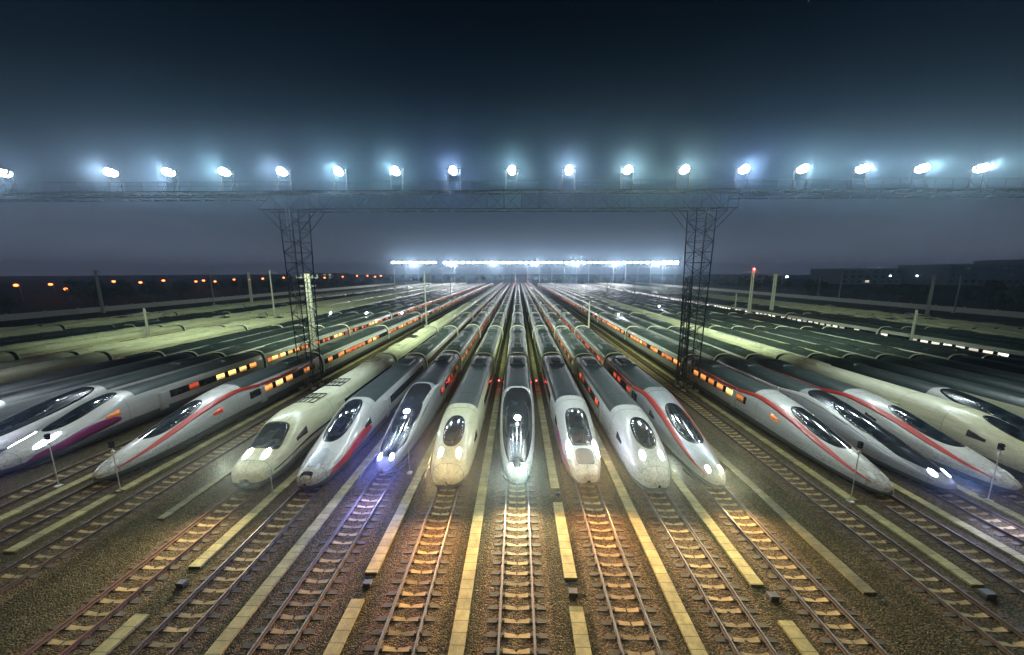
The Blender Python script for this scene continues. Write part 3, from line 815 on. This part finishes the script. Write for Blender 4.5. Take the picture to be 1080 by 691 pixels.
train(38.3, Y0+.4, 'egg', 'white train with oval windscreen cut by the right edge', 'cream', 'roof_pale', lights='head_w', lpos='oval_mid', shield='oval', power=.8)
train(-43.5, Y0-.5, 'long', 'white dark-canopied train just left of the violet-lit train', 'white', 'roof_grey', lights='head_b', lpos='low', shield='canopy', hcol=(.5, .5, 1), power=1)
train(42.8, Y0+.4, 'long', 'train with dark canopy, second in from the right edge behind the oval-windscreen train', 'white', 'roof_grey', lights='head_off', lpos='low', shield='canopy')
# outer rows: only their carriages are in the photograph
ordn = ['first', 'second', 'third', 'fourth', 'fifth', 'sixth', 'seventh', 'eighth', 'ninth', 'tenth', 'eleventh', 'twelfth', 'thirteenth', 'fourteenth']
LV = {-43.5: ('white', 'roof_grey', 'band'), -48.1: ('silver', 'roof_dark', 'band'), -53: ('silver', 'roof_dark', 'band_red'), -61: ('cream', 'roof_pale', 'band'), -65.6: ('cream', 'roof_pale', 'band'),
      -75: ('cream', 'roof_pale', 'band_red'), -79.6: ('cream', 'roof_pale', 'band'), -86: ('silver', 'roof_dark', 'band'), -90.6: ('white', 'roof_grey', 'band'), -102: ('cream', 'roof_pale', 'band'), -106.6: ('cream', 'roof_pale', 'band'),
      47.3: ('cream', 'roof_grey', 'band'), 52: ('white', 'roof_grey', 'band'), 56.6: ('silver', 'roof_grey', 'band'), 62: ('white', 'roof_dark', 'band'), 66.6: ('silver', 'roof_dark', 'band'),
      78.5: ('white', 'roof_grey', 'band_white'), 83.1: ('white', 'roof_dark', 'band'), 88: ('cream', 'roof_grey', 'band'), 92.6: ('cream', 'roof_pale', 'band'), 97.5: ('cream', 'roof_pale', 'band'), 102: ('white', 'roof_pale', 'band'), 107: ('cream', 'roof_pale', 'band'), 111.6: ('white', 'roof_grey', 'band')}
rdesc = {'roof_pale': 'pale-roofed', 'roof_grey': 'grey-roofed', 'roof_dark': 'dark-roofed'}
proto = {}
for side, xs in (('left', [x for x in LEFTX if x not in (-38.9, -43.5)]), ('right', [x for x in RIGHTX if x not in (38.3, 42.8)])):
    for i, x in enumerate(xs):
        lv = LV[x]
        if x == -75: lb = 'pale-roofed train with a red band of windows facing a dark gap, in the left rows'
        elif x == 78.5: lb = 'grey-roofed train with a white-lit window row facing a gap, in the right rows'
        else: lb = '%s train, %s of the outer rows counted outward on the %s' % (rdesc[lv[1]], ordn[i], side)
        if lv in proto:
            t = copy_tree(proto[lv]); t.location = (x, Y0, 0); t['label'] = lb
        else:
            t = train(x, Y0, 'egg', lb, *lv[:2], bandm=lv[2], near=False, lights='head_off', lpos='oval_mid', shield='oval', panto=(1, 5)); proto[lv] = t
        t['group'] = 'trains in the outer %s rows' % side

# ------------------------------------------------------------------ front light gantry
GD, ZL = 43.0, 27.4
def lattice(mb, a, b, w, d, n, r=.05, br=.03, w2=None):
    """square lattice mast from a to b; w half width at the bottom, w2 at the top"""
    a = Vector(a); b = Vector(b); w2 = w if w2 is None else w2
    ax = (b-a).normalized()
    if abs(ax.z) > .9: u, v = Vector((1, 0, 0)), Vector((0, 1, 0))
    else: u, v = Vector((0, 1, 0)), Vector((0, 0, 1))
    def cor(t, k):
        q = w+(w2-w)*t; dd = d*(q/w)
        return a+(b-a)*t+u*(q if k in (0, 1) else -q)+v*(dd if k in (1, 2) else -dd)
    for k in range(4): mb.bar(cor(0, k), cor(1, k), r)
    for i in range(n):
        t0, t1 = i/n, (i+1)/n
        for k in range(4):
            k2 = (k+1) % 4
            mb.bar(cor(t1, k), cor(t1, k2), br)
            if (i+k) % 2: mb.bar(cor(t0, k), cor(t1, k2), br)
            else: mb.bar(cor(t0, k2), cor(t1, k), br)
g = thing('light_gantry', 'tall dark lattice gantry bridge carrying the row of floodlights over the trains', 'gantry', (0, GD, 0))
ZT0, ZT1 = 22.8, 24.9
for k, x in enumerate((-27.7, 22.35, -92, 70.5)):
    mb = MB(); lattice(mb, (x, 0, 0), (x, 0, ZT0), .85 if abs(x) < 30 else 1.0, .85, 18, .058, .024, 1.15)
    tw = mb.build('tower', M['darksteel'], g)
    mb = MB()
    for sx in (-.85, .85):
        for sy in (-.85, .85): mb.box(x+sx-.22, x+sx+.22, sy-.22, sy+.22, -.02, .3)
    mb.build('footing', M['wallc'], tw)
    mb = MB()
    for s_ in (-.2, .2): mb.bar((x+s_, -1.0, .3), (x+s_, -1.28, ZT0), .022)
    for q in range(64): mb.bar((x-.2, -1.0-.28*q/64, .5+q*.345), (x+.2, -1.0-.28*q/64, .5+q*.345), .014)
    mb.build('ladder', M['steel'], tw)
    for s_ in (-1, 1):
        for yy in (-.9, .9):
            mb = MB(); mb.bar((x+s_*1.1, yy, ZT0-2.6), (x+s_*3.4, yy, ZT0), .035); mb.build('knee_brace', M['darksteel'], g)
mb = MB(); lattice(mb, (-31.5, 0, (ZT0+ZT1)/2), (26, 0, (ZT0+ZT1)/2), 1.0, (ZT1-ZT0)/2, 27, .05, .024)
mb.build('truss', M['darksteel'], g)
for xa, xb in ((-100, -31.52), (26.02, 78)):
    mb = MB(); lattice(mb, (xa, 0, ZT1-.35), (xb, 0, ZT1-.35), 1.0, .33, int((xb-xa)/1.6), .05, .022); mb.build('side_truss', M['darksteel'], g)
mb = MB(); mb.box(-100, 78, -.8, .8, ZT1+.05, ZT1+.09)
for q in range(90): mb.bar((-99.5+q*2, -.85, ZT1), (-99.5+q*2, -.85, ZT1+1.1), .02)
mb.bar((-100, -.85, ZT1+1.1), (78, -.85, ZT1+1.1), .02); mb.bar((-100, -.85, ZT1+.6), (78, -.85, ZT1+.6), .015)
mb.build('catwalk', M['darksteel'], g)
def flood_mesh(lensmat):
    """a cluster of lamp heads on a stub frame; origin at the lens centre"""
    fr = MB()
    for sx in (-.75, .75):
        fr.bar((sx, .35, -2.4), (sx, .35, .35), .045)
        fr.bar((sx, .35, -1.0), (sx, -.35, -2.4), .03)
    fr.bar((-.95, .35, .3), (.95, .35, .3), .04); fr.bar((0, -.4, 0), (0, 1.1, 0), .04); fr.bar((-.95, .35, -.35), (.95, .35, -.35), .04)
    fr.box(-1.1, 1.1, -.5, .5, -2.44, -2.38)
    ho = MB()
    for hx, hz in ((0, 0),):
        ho.frust(0, 0, 0, 0, 0, 0, 0, 0)
        ho.v = ho.v[:-8]; ho.f = ho.f[:-6]; ho.m = ho.m[:-6]; ho.sm = ho.sm[:-6]
        vs = []
        for y, r in ((-.02, .40), (.02, .42), (.16, .34), (.30, .17), (.42, .15)):
            for k in range(16):
                a = 2*math.pi*k/16; vs.append((hx+r*1.08*math.cos(a), y*1.1, hz+r*1.08*math.sin(a)))
        fs = [(i*16+k, (i+1)*16+k, (i+1)*16+(k+1) % 16, i*16+(k+1) % 16) for i in range(4) for k in range(16)]
        fs.append(tuple(range(64, 80)))
        ho.add(vs, fs, 0, True)
    le = MB()
    le.sphere((0, -.02, 0), .41, nu=16, nv=10)
    return fr.mesh('lamp_frame', M['darksteel']), ho.mesh('lamp_head', M['housing']), le.mesh('lens', M[lensmat])
FR, HO, LE = flood_mesh('lens')
def flood(x, y, z, label, power, col, group, facing=-1, cone=126):
    t = thing('floodlight', label, 'floodlight', (x, y, z), 0 if facing < 0 else math.pi, group)
    child('lamp_frame', FR, t)
    h = child('lamp_head', HO, t, (0, -.16, 0)); h.rotation_euler = (R(random.uniform(14, 26)), 0, R(random.uniform(-14, 14)))
    l = child('lens', LE, h)
    plight('floodlight_lamp', (0, -.95, -.05), power, col, .4, t, 'SPOT', (-x/110 if facing < 0 else 0, -1, -.85 if facing < 0 else -1.15), cone, .9)
    if facing < 0:
        b_ = child('lamp_head', HO, t, (0, .26, 0)); b_.rotation_euler = (R(20), 0, math.pi); child('lens', LE, b_)
        plight('floodlight_lamp', (0, 1.5, -.2), power*2.3, (.80, 1, .68), .35, t, 'SPOT', (0, 1, -.5), 135, .8)
    return t
XP = [3, 116, 177, 236, 297, 357, 417, 478, 540, 600, 662, 722, 785, 847, 910, 973, 1035]
ol = ['leftmost', 'second', 'third', 'fourth', 'fifth', 'sixth', 'seventh', 'eighth', 'ninth', 'tenth', 'eleventh', 'twelfth', 'thirteenth', 'fourteenth', 'fifteenth', 'sixteenth', 'rightmost']
fcol = [(.78, .9, 1), (.85, .92, 1), (.8, .93, 1), (.75, .97, 1), (.8, .9, 1), (.72, .93, 1), (.72, .97, 1), (.58, .7, 1), (.72, 1, .95), (.78, .9, 1), (.8, 1, .9), (.82, 1, .85), (.62, .75, 1), (.75, .97, .95), (.78, .93, 1), (.78, .97, .95), (.8, .97, .95)]
FLOODP = 6800
for i, px in enumerate(XP):
    x = at(px, 180, d=GD).x
    lab = ('%s floodlight of the row on the big gantry' if i in (0, 16) else '%s floodlight from the left on the big gantry') % ol[i]
    flood(x, GD-.0, ZL, lab, FLOODP*random.uniform(.85, 1.1), fcol[i], 'floodlights on the big gantry')

# ------------------------------------------------------------------ the next gantry, behind the photographer, lighting the noses and the foreground
g2 = thing('light_gantry', 'lattice light gantry above the viewpoint with warm floodlights', 'gantry', (0, 3, 0))
mb = MB(); lattice(mb, (-62, 0, 24), (62, 0, 24), 1.0, 1.05, 50, .07, .035); mb.build('truss', M['darksteel'], g2)
for x in (-27.7, 22.35):
    mb = MB(); lattice(mb, (x, 0, 0), (x, 0, 22.9), .85, .85, 14, .075, .035); mb.build('tower', M['darksteel'], g2)
for i in range(13):
    flood(-48+8*i, 3, 27.4, 'warm floodlight on the gantry above the viewpoint', 2800, (1, .83, .40), 'floodlights on the rear gantry', 1, 66)

# ------------------------------------------------------------------ far gantry
FD = 400
a0, a1 = at(415, 277, d=FD), at(713, 277, d=FD)
g3 = thing('light_gantry', 'distant long gantry carrying a dense line of white floodlights', 'gantry', (0, FD, 0))
mb = MB(); lattice(mb, (a0.x-6, 0, 23.5), (a1.x+6, 0, 23.5), 1.0, 1.0, 60, .14, .08); mb.build('truss', M['darksteel'], g3)
for k in range(24):
    x = a0.x+(a1.x-a0.x)*k/23
    mb = MB(); mb.bar((x, 0, 0), (x, 0, 22.6), .22); mb.build('post', M['steel'], g3)
mb = MB(); mb.box(-.95, .95, -.1, .35, -.6, .6, 0); mb.bar((-.6, .2, -3.2), (-.6, .2, -.5), .08); mb.bar((.6, .2, -3.2), (.6, .2, -.5), .08)
mb.add([(-.85, -.12, -.5), (.85, -.12, -.5), (.85, -.12, .5), (-.85, -.12, .5)], [(0, 1, 2, 3)], 1)
FFM = mb.mesh('floodlight', [M['housing'], M['lens_far']])
for k in range(50):
    px = 415+(713-415)*k/49
    if 461 < px < 467: continue
    p_ = at(px, 277, d=FD)
    o = bpy.data.objects.new('floodlight', FFM); link(o); o.location = (p_.x, FD-.5, p_.z)
    o.scale = (2.8, 1, 2.6) if k > 46 else (2.3, 1, 1.7) if k in (0, 7, 8) else (random.uniform(1.9, 2.5), 1, random.uniform(1.1, 1.4))
    tag(o, 'tiny white floodlight in the distant line on the far gantry', 'floodlight', 'floodlights on the far gantry')
for k in range(7):
    x = a0.x+(a1.x-a0.x)*(k+.5)/7
    plight('far_floodlight_lamp', (x, FD-8, 25), 45000, (.95, .97, 1), .6)

# ------------------------------------------------------------------ masts and poles
def mast(px, ptop, pbase, d=None, kind='twin', label='', mat='pale_steel', lamp=None):
    b_ = at(px, pbase, z=0) if d is None else Vector((at(px, pbase, d=d).x, d, 0))
    top_z = at(px, ptop, d=b_.y).z
    t = thing('mast', label, 'mast', (b_.x, b_.y, 0))
    mb = MB()
    if kind == 'twin':
        for s_ in (-.35, .35): mb.bar((s_, 0, 0), (s_*.8, 0, top_z), .28, .2, n=8)
        n = int(top_z/1.6)
        for q in range(n):
            mb.bar((-.33, 0, 1+q*1.6), (.33, 0, 1+q*1.6), .05)
        mb.build('pole', M[mat], t)
        mb = MB(); mb.bar((-1.8, 0, top_z-.6), (1.8, 0, top_z-.6), .07); mb.bar((-1.3, 0, top_z-1.9), (1.3, 0, top_z-1.9), .06)
        for s_ in (-1.7, -.9, .9, 1.7): mb.bar((s_, 0, top_z-.6), (s_, 0, top_z-.1), .06, .1, n=6)
        mb.build('crossarm', M['steel'], t)
    elif kind == 'lattice':
        lattice(mb, (0, 0, 0), (0, 0, top_z), .45, .45, int(top_z/1.1), .05, .025, .3); mb.build('pole', M[mat], t)
    else:
        mb.bar((0, 0, 0), (0, 0, top_z), .24, .15, n=10); mb.build('pole', M[mat], t)
        mb = MB(); mb.bar((0, 0, top_z-1.2), (1.9, 0, top_z-.5), .04); mb.bar((0, 0, top_z-.3), (1.9, 0, top_z-.5), .03)
        mb.bar((1.9, 0, top_z-.9), (1.9, 0, top_z-.4), .05); mb.build('crossarm', M['steel'], t)
    mb = MB(); mb.box(-.6, .6, -.4, .4, -.02, .35); mb.build('footing', M['wallc'], t)
    if lamp:
        mb = MB(); mb.sphere((0, -.1, top_z+.3), .32); mb.build('lamp', M[lamp], t)
        plight('mast_lamp', (0, -.6, top_z+.4), 250, (1, .1, .06) if 'r' == lamp[-1] else (.8, .9, 1), .2, t)
    return t
mast(109, 285, 330, label='pale twin-leg mast at far left beside the orange lamps')
mast(226, 284, 322, label='faint pale mast left of the left tower, nearest the orange lamps', kind='single')
mast(267, 287, 330, label='pale twin-leg mast just left of the left tower')
mast(291, 285, 345, label='slim mast standing behind the left tower', kind='single')
mast(334, 289, 400, d=54, label='pale greenish mast close to the right of the left tower', kind='twin')
mast(450, 286, 345, d=96, label='slim mast left of centre above the parked trains', kind='single')
mast(418, 296, 330, d=130, label='small mast behind the train roofs left of centre', kind='single')
mast(476, 290, 330, d=170, label='small mast seen left of the centre train under the far gantry', kind='single', mat='steel')
mast(621, 318, 340, d=82, label='short pale mast among the roofs right of centre', kind='single')
mast(718, 292, 400, d=45, label='dark lattice mast touching the left of the right tower', kind='lattice', mat='darksteel')
mast(789, 285, 337, label='pale twin-leg mast with a red lamp on top, right of the right tower', lamp='lamp_r')
mast(812, 289, 340, label='pale twin-leg mast right of the one with the red lamp')
mast(884, 289, 318, label='faint slim mast before the dark trees on the right', kind='single')
mast(977, 290, 335, label='pale leaning-looking mast in front of the long hall on the right')
mast(1006, 291, 330, label='slim mast just right of the pale one before the long hall', kind='single', mat='steel')
mast(862, 293, 315, label='faint slim mast far right of the red-lamp mast', kind='single', mat='steel')
mast(668, 293, 330, d=150, label='slim mast left of the right tower under the far lamp line', kind='single', mat='steel')
mast(640, 291, 320, d=210, label='thin distant mast below the right half of the lamp line', kind='single', mat='steel')
mast(585, 292, 320, d=240, label='thin distant mast right above the centre train', kind='single', mat='steel')

# catenary masts in the two open gaps between the rows of trains
cm_ = None
for side_, xg in (('left', -70.4), ('right', 72.4)):
    for k in range(7):
        t = thing('catenary_mast', 'pale catenary mast with bracket arm standing in the gap between the %s train rows' % side_, 'mast', (xg, 62+k*51, 0), group='catenary masts in the %s gap' % side_)
        if cm_ is None:
            mb = MB(); mb.frust(0, 0, 0, 8.6, .16, .16, .12, .12); a_ = mb.mesh('pole', M['pale_steel'])
            mb = MB(); mb.bar((0, 0, 7.9), (2.6, 0, 7.5), .05); mb.bar((0, 0, 6.0), (2.7, 0, 6.3), .04); mb.bar((2.3, 0, 6.25), (2.3, 0, 7.55), .03); mb.bar((0, 0, 7.9), (-2.6, 0, 7.5), .05); mb.bar((0, 0, 6.0), (-2.7, 0, 6.3), .04)
            for q in (.35, -.35): mb.bar((q, 0, 7.85), (q*1.9, 0, 7.78), .1, n=8)
            cm_ = (a_, mb.mesh('bracket_arm', M['steel']))
        child('pole', cm_[0], t); child('bracket_arm', cm_[1], t)

# orange street lamps on the left horizon
def street_lamp(px, py, d, lab, col=(1, .22, .06), mat='lamp_o', power=7500, grp='orange street lamps along the left horizon'):
    p_ = at(px, py, d=d); t = thing('street_lamp', lab, 'street lamp', (p_.x, p_.y, 0), group=grp)
    mb = MB(); mb.bar((0, .2, 0), (0, .2, p_.z), .13, .08, n=8); mb.bar((0, .2, p_.z), (0, -1.0, p_.z+.25), .06, n=6); mb.build('pole', M['steel'], t)
    mb = MB(); mb.sphere((0, -1.1, p_.z+.05), .85, sz=.7); mb.build('lamp', M[mat], t)
    plight('street_lamp_light', (0, -1.3, p_.z-.2), power, col, .25, t)
sl = [(56, 300, 190), (72, 305, 185), (122, 297, 215), (174, 296, 240), (208, 297, 260), (216, 296, 262), (248, 295, 285), (278, 294, 300), (324, 292, 330), (343, 293, 335), (377, 291, 370), (396, 292, 380), (402, 291, 395), (300, 293, 320), (20, 301, 170), (150, 298, 225), (264, 295, 300), (362, 292, 355), (388, 291, 390), (228, 297, 275)]
sl = sorted(sl)
for k, (px, py, d) in enumerate(sl):
    street_lamp(px, py, d, 'orange street lamp, %s from the left along the dark horizon' % (ordn+['fifteenth', 'sixteenth', 'seventeenth', 'eighteenth', 'nineteenth', 'twentieth'])[sorted(p[0] for p in sl).index(px)])
for k, (px, py, d) in enumerate([(938, 291, 405), (966, 291, 410), (829, 292, 300)]):
    street_lamp(px, py, d, ['white street lamp left of the mast before the long hall', 'white street lamp right next to the other before the long hall', 'small white street lamp right of the twin masts'][k], (.8, .9, 1), 'lamp_w', 20000, 'white street lamps on the right horizon')
# bright work lamps among the parked trains
def work_lamp(px, py, d, lab, power=420):
    p_ = at(px, py, d=d); t = thing('work_lamp', lab, 'lamp', (p_.x, p_.y, 0), group='white work lamps among the trains')
    mb = MB(); mb.bar((0, 0, 0), (0, 0, p_.z-.15), .07, .05, n=8); mb.build('pole', M['steel'], t)
    mb = MB(); mb.sphere((0, -.1, p_.z), .24); mb.build('lamp', M['lamp_w'], t)
    plight('work_lamp_light', (0, -.5, p_.z), power, (.85, .9, 1), .2, t)
work_lamp(387, 330, 95, 'brightest white work lamp between roofs left of centre')
work_lamp(424, 330, 97, 'white work lamp nearest the centre on the left side')
work_lamp(349, 330, 93, 'dim bluish work lamp right of the left tower', 160)
work_lamp(652, 332, 92, 'bluish-white work lamp nearest the centre on the right side', 300)
work_lamp(695, 323, 110, 'work lamp just left of the right tower, the higher one', 200)
work_lamp(694, 331, 100, 'work lamp just left of the right tower, the lower one', 200)

# red marker lamps between the trains
def marker(x, y, lab, z=.9, power=26):
    t = thing('marker_lamp', lab, 'signal lamp', (x, y, 0), group='red marker lamps between the trains')
    mb = MB(); mb.bar((0, 0, 0), (0, 0, z), .04, n=8); mb.box(-.12, .12, -.06, .1, z, z+.45); mb.build('post', M['darksteel'], t)
    mb = MB(); mb.sphere((0, -.09, z+.24), .1); mb.build('lens', M['lamp_r'], t)
    plight('marker_light', (0, -.3, z+.25), power, (1, .03, .05), .1, t)
for x, nm in ((-7.3, 'left of the pale greenish train'), (-2.45, 'left of the centre train'), (2.5, 'right of the centre train')):
    marker(x, 43, 'red marker lamp on the walkway %s' % nm, power=16)
for k in range(7): marker(-10+k*3.6, 396, 'red lamp at the far buffer end of the middle tracks', 3, 900)

# small posts with round discs at the noses
def stop_post(px, py, ptop, lab, disc=True):
    b_ = at(px, py, z=0.1); zt = at(px, ptop, d=b_.y).z
    t = thing('signal_post', lab, 'signal post', (b_.x, b_.y, 0), group='small signal posts by the train noses')
    mb = MB(); mb.bar((0, 0, -.02), (0, 0, zt-.3), .03, n=8); mb.build('post', M['pale_steel'], t)
    if disc:
        mb = MB(); mb.box(-.10, .10, -.08, .10, zt-.44, zt)
        for q in (.12, .32): mb.bar((0, -.08, zt-q), (0, -.15, zt-q), .065, n=10)
        mb.build('signal_head', M['black'], t)
    if disc:
        mb = MB(); mb.bar((0, -.03, zt-.75), (0, .03, zt-.75), .13, n=16); mb.build('disc', M['gang'], t)
    mb = MB(); mb.box(-.16, .16, -.16, .16, -.02, .1); mb.build('base', M['wallc'], t)
stop_post(62, 512, 458, 'small dark-headed signal post with white disc, beside the violet-lit train')
stop_post(127, 516, 466, 'small signal post at the tip of the leftmost red-striped train')
stop_post(897, 528, 466, 'small dark-headed signal post before the large red-striped train on the right')
stop_post(1042, 527, 468, 'small signal post at the nose of the rightmost red-striped train')
stop_post(288, 522, 490, 'short thin post between the cream train and its right neighbour', False)
stop_post(432, 498, 470, 'short thin post right of the blue-lit train', False)

# trackside boxes at the breaks in the walkway
def cable_box(px, py, lab, s=1.0):
    b_ = at(px, py, z=0); t = thing('cable_box', lab, 'cable box', (b_.x, b_.y, 0), group='trackside cable boxes')
    t.scale = (s*.5, s*.5, s*.5)
    mb = MB(); mb.frust(0, 0, -.02, .42, .36, .26, .33, .24); mb.build('box', M['darksteel'], t)
    mb = MB(); mb.frust(0, 0, .42, .5, .40, .30, .34, .24); mb.build('lid', M['darksteel'], t)
    mb = MB(); mb.tube([(.3, 0, .1), (.55, -.05, .06), (.85, .1, .03), (1.2, .0, .03)], .03); mb.build('cable', M['rubber'], t)
cable_box(388, 618, 'dark trackside box at the break in the walkway left of centre')
cable_box(604, 628, 'dark trackside box at the break in the walkway right of centre', 1.1)
cable_box(588, 522, 'small dark trackside box at the walkway end near the centre train', .8)
cable_box(815, 632, 'dark trackside box past the end of the walkway right of the red-striped train track', 1.1)
cable_box(1040, 630, 'dark trackside box on the ballast at lower right', 1.3)
cable_box(192, 618, 'dark trackside box between the rusty track and its right neighbour')
cable_box(1036, 526, 'small box beside the post at the rightmost red-striped train', .8)

# ------------------------------------------------------------------ perimeter fences
def fence(x, y0, y1, lab):
    t = thing('fence', lab, 'fence', (x, 0, 0))
    mb = MB(); mb.box(-.1, .1, y0, y1, 0, 1.9); mb.box(-.16, .16, y0, y1, 1.9, 2.02); mb.build('panel', M['wallc'], t)
    pm = MB(); pm.box(-.18, .18, -.18, .18, 0, 2.4); pm = pm.mesh('post', M['wallc'])
    n = int((y1-y0)/9)
    for k in range(min(n, 60)):
        child('post', pm, t, (0, y0+k*9, 0))
fence(-165, 60, 560, 'long pale concrete boundary wall on the left beyond the trains')
fence(172, 60, 560, 'long pale concrete boundary wall on the right beyond the trains')

# ------------------------------------------------------------------ buildings on the right horizon
def building(x0, x1, y0, y1, h, lab, floors, lit=0.0, roofbox=None):
    t = thing('building', lab, 'building', (x0, y0, 0))
    w, dd = x1-x0, y1-y0
    mb = MB(); mb.box(0, w, 0, dd, 0, h); mb.build('wall', M['wallc'], t)
    mb = MB(); mb.box(-.8, w+.8, -.8, dd+.8, h, h+1.3); rf = mb.build('roof', M['roof_pale'], t)
    if roofbox:
        mb = MB(); a, b_, hh = roofbox; mb.box(a, b_, 4, dd-4, h+1.3, h+1.3+hh); mb.build('roof_house', M['wallc'], rf)
    fh = h/floors; nx = max(2, int(w/9))
    wm = MB(); wm.box(-2.6, 2.6, -.06, .1, 0, fh*.42, 0); wm = wm.mesh('window', M['glass'])
    wl = MB(); wl.box(-2.6, 2.6, -.06, .1, 0, fh*.42, 0); wl = wl.mesh('window', M['win_white'])
    for f in range(floors):
        for k in range(nx):
            child('window', wl if random.random() < lit else wm, t, ((k+.5)*w/nx, 0, f*fh+fh*.35))
building(545, 690, 440, 500, 25, 'long pale flat-roofed hall with a raised roof house at far right', 3, .03, (100, 118, 6))
building(440, 520, 470, 520, 20, 'lower pale hall left of the long hall on the right horizon', 3, .05)
building(700, 830, 470, 520, 17, 'low building at the very right edge of the horizon', 2, .04)
building(330, 400, 520, 560, 12, 'low distant shed right of the twin masts', 2, .1)
building(-380, -330, 620, 660, 14, 'low distant block behind the orange lamps', 3, .15)

# ------------------------------------------------------------------ trees
m, nt, p = nt_of('foliage'); f = noise(nt, .9, 3, .6, mapping(nt, (1, 1, 1)))
nt.links.new(ramp(nt, f, [(.35, (.025, .045, .02)), (.65, (.07, .10, .035))]), p.inputs['Base Color']); p.inputs['Roughness'].default_value = .8; M['leaf'] = m
M['bark'] = paint('bark', (.09, .07, .05), .9)
def tree_meshes(seed, hh, rr):
    rnd = random.Random(seed); mb = MB(); mb.bar((0, 0, -.1), (0, 0, hh*.45), .28, .18, n=8)
    limbs = []
    for k in range(7):
        a = rnd.uniform(0, 6.28); z = hh*rnd.uniform(.28, .5)
        e = Vector((math.cos(a)*rr*.6, math.sin(a)*rr*.6, z+hh*rnd.uniform(.15, .35))); mb.bar((0, 0, z), e, .11, .04, n=6); limbs.append(e)
    mb.bar((0, 0, hh*.45), (0, 0, hh*.85), .18, .05, n=6)
    tr = mb.mesh('trunk', M['bark']); cr = MB()
    cl = limbs+[Vector((rnd.uniform(-.5, .5)*rr, rnd.uniform(-.5, .5)*rr, hh*rnd.uniform(.5, .95))) for _ in range(12)]
    for c in cl:
        r = rr*rnd.uniform(.28, .5)
        for _ in range(75):
            d = Vector((rnd.gauss(0, 1), rnd.gauss(0, 1), rnd.gauss(0, .8))).normalized()*r*rnd.uniform(.6, 1.1)
            q = c+d; s = rnd.uniform(.18, .42)
            u = Vector((rnd.gauss(0, 1), rnd.gauss(0, 1), rnd.gauss(0, 1))).normalized(); v_ = u.orthogonal().normalized()*s; u = u*s
            cr.add([q-u, q+v_*.6, q+u, q-v_*.6], [(0, 1, 2, 3)])
    return tr, cr.mesh('crown', M['leaf'])
TM = [tree_meshes(s, h, r) for s, h, r in ((1, 9, 3.6), (2, 11, 4.2), (3, 7.5, 3.8))]
rnd = random.Random(5)
def plant(x, y, lab, grp, k=None, sc_=1):
    k = rnd.randrange(3) if k is None else k
    t = thing('tree', lab, 'tree', (x, y, 0), rnd.uniform(0, 6), grp); t.scale = (sc_,)*3
    child('trunk', TM[k][0], t); child('crown', TM[k][1], t)
for k in range(64):
    plant(-172-rnd.uniform(0, 30)-k*.9, 85+k*8.5+rnd.uniform(-3, 3), 'dark tree in the belt behind the left boundary wall', 'trees behind the left wall', sc_=rnd.uniform(.7, 1.15))
for k in range(60):
    plant(180+rnd.uniform(0, 30)+k*1.1, 85+k*8.5+rnd.uniform(-3, 3), 'dark tree in the belt behind the right boundary wall', 'trees behind the right wall', sc_=rnd.uniform(.7, 1.2))
for k in range(40):
    plant(-250+k*14+rnd.uniform(-4, 4), 520+rnd.uniform(0, 60), 'dark distant tree beyond the far gantry', 'trees beyond the far gantry', sc_=rnd.uniform(.8, 1.2))

# ------------------------------------------------------------------ haze
mb = MB(); mb.box(-1100, 1100, -120, 1100, -1, 40)
hz = mb.build('haze', None); hz.data.materials.clear()
m = bpy.data.materials.new('haze_air'); m.use_nodes = True; nt = m.node_tree; nt.nodes.clear()
out = nt.nodes.new('ShaderNodeOutputMaterial'); pv = nt.nodes.new('ShaderNodeVolumePrincipled')
pv.inputs['Color'].default_value = (.48, .70, .95, 1); pv.inputs['Density'].default_value = .00075; pv.inputs['Anisotropy'].default_value = .92
nt.links.new(pv.outputs[0], out.inputs['Volume']); hz.data.materials.append(m)
tag(hz, kind='stuff')

# ------------------------------------------------------------------ night sky
w = bpy.data.worlds.new('World'); sc.world = w; w.use_nodes = True; nt = w.node_tree; nt.nodes.clear()
o = nt.nodes.new('ShaderNodeOutputWorld'); bg = nt.nodes.new('ShaderNodeBackground'); nt.links.new(bg.outputs[0], o.inputs[0])
tc = nt.nodes.new('ShaderNodeTexCoord'); sx = nt.nodes.new('ShaderNodeSeparateXYZ'); nt.links.new(tc.outputs['Generated'], sx.inputs[0])
col = ramp(nt, sx.outputs[2], [(0, (.10, .11, .155)), (.05, (.085, .10, .135)), (.12, (.045, .056, .078)), (.22, (.014, .025, .038)), (.34, (.004, .011, .020)), (.48, (.001, .004, .009)), (.62, (.0003, .001, .003))])
sky = nt.nodes.new('ShaderNodeTexSky'); sky.sky_type = 'NISHITA'; sky.sun_disc = False; sky.sun_elevation = R(-6); sky.sun_rotation = R(0)
n_ = noise(nt, 2.2, 4, .55, mapping(nt, (1, 1, 3.5), 'Generated'))
col = mix_rgb(nt, math_n(nt, 'MULTIPLY', n_, .5), col, mix_rgb(nt, 1.0, col, (.55, .6, .65), 'MULTIPLY'))
add = mix_rgb(nt, 1.0, col, mix_rgb(nt, 1.0, sky.outputs[0], (.02, .02, .02), 'MULTIPLY'), 'ADD')
nt.links.new(add, bg.inputs[0]); bg.inputs[1].default_value = 1.0

# ------------------------------------------------------------------ render settings
sc.view_settings.view_transform = 'Standard'; sc.view_settings.look = 'None'; sc.view_settings.exposure = 0; sc.view_settings.gamma = 1
sc.render.engine = 'CYCLES'
cy = sc.cycles
cy.use_denoising = True; cy.denoiser = 'OPENIMAGEDENOISE'
cy.max_bounces = 5; cy.diffuse_bounces = 2; cy.glossy_bounces = 3; cy.transmission_bounces = 2; cy.volume_bounces = 0; cy.transparent_max_bounces = 4
cy.sample_clamp_indirect = 4; cy.sample_clamp_direct = 0; cy.use_light_tree = True
cy.caustics_reflective = False; cy.caustics_refractive = False
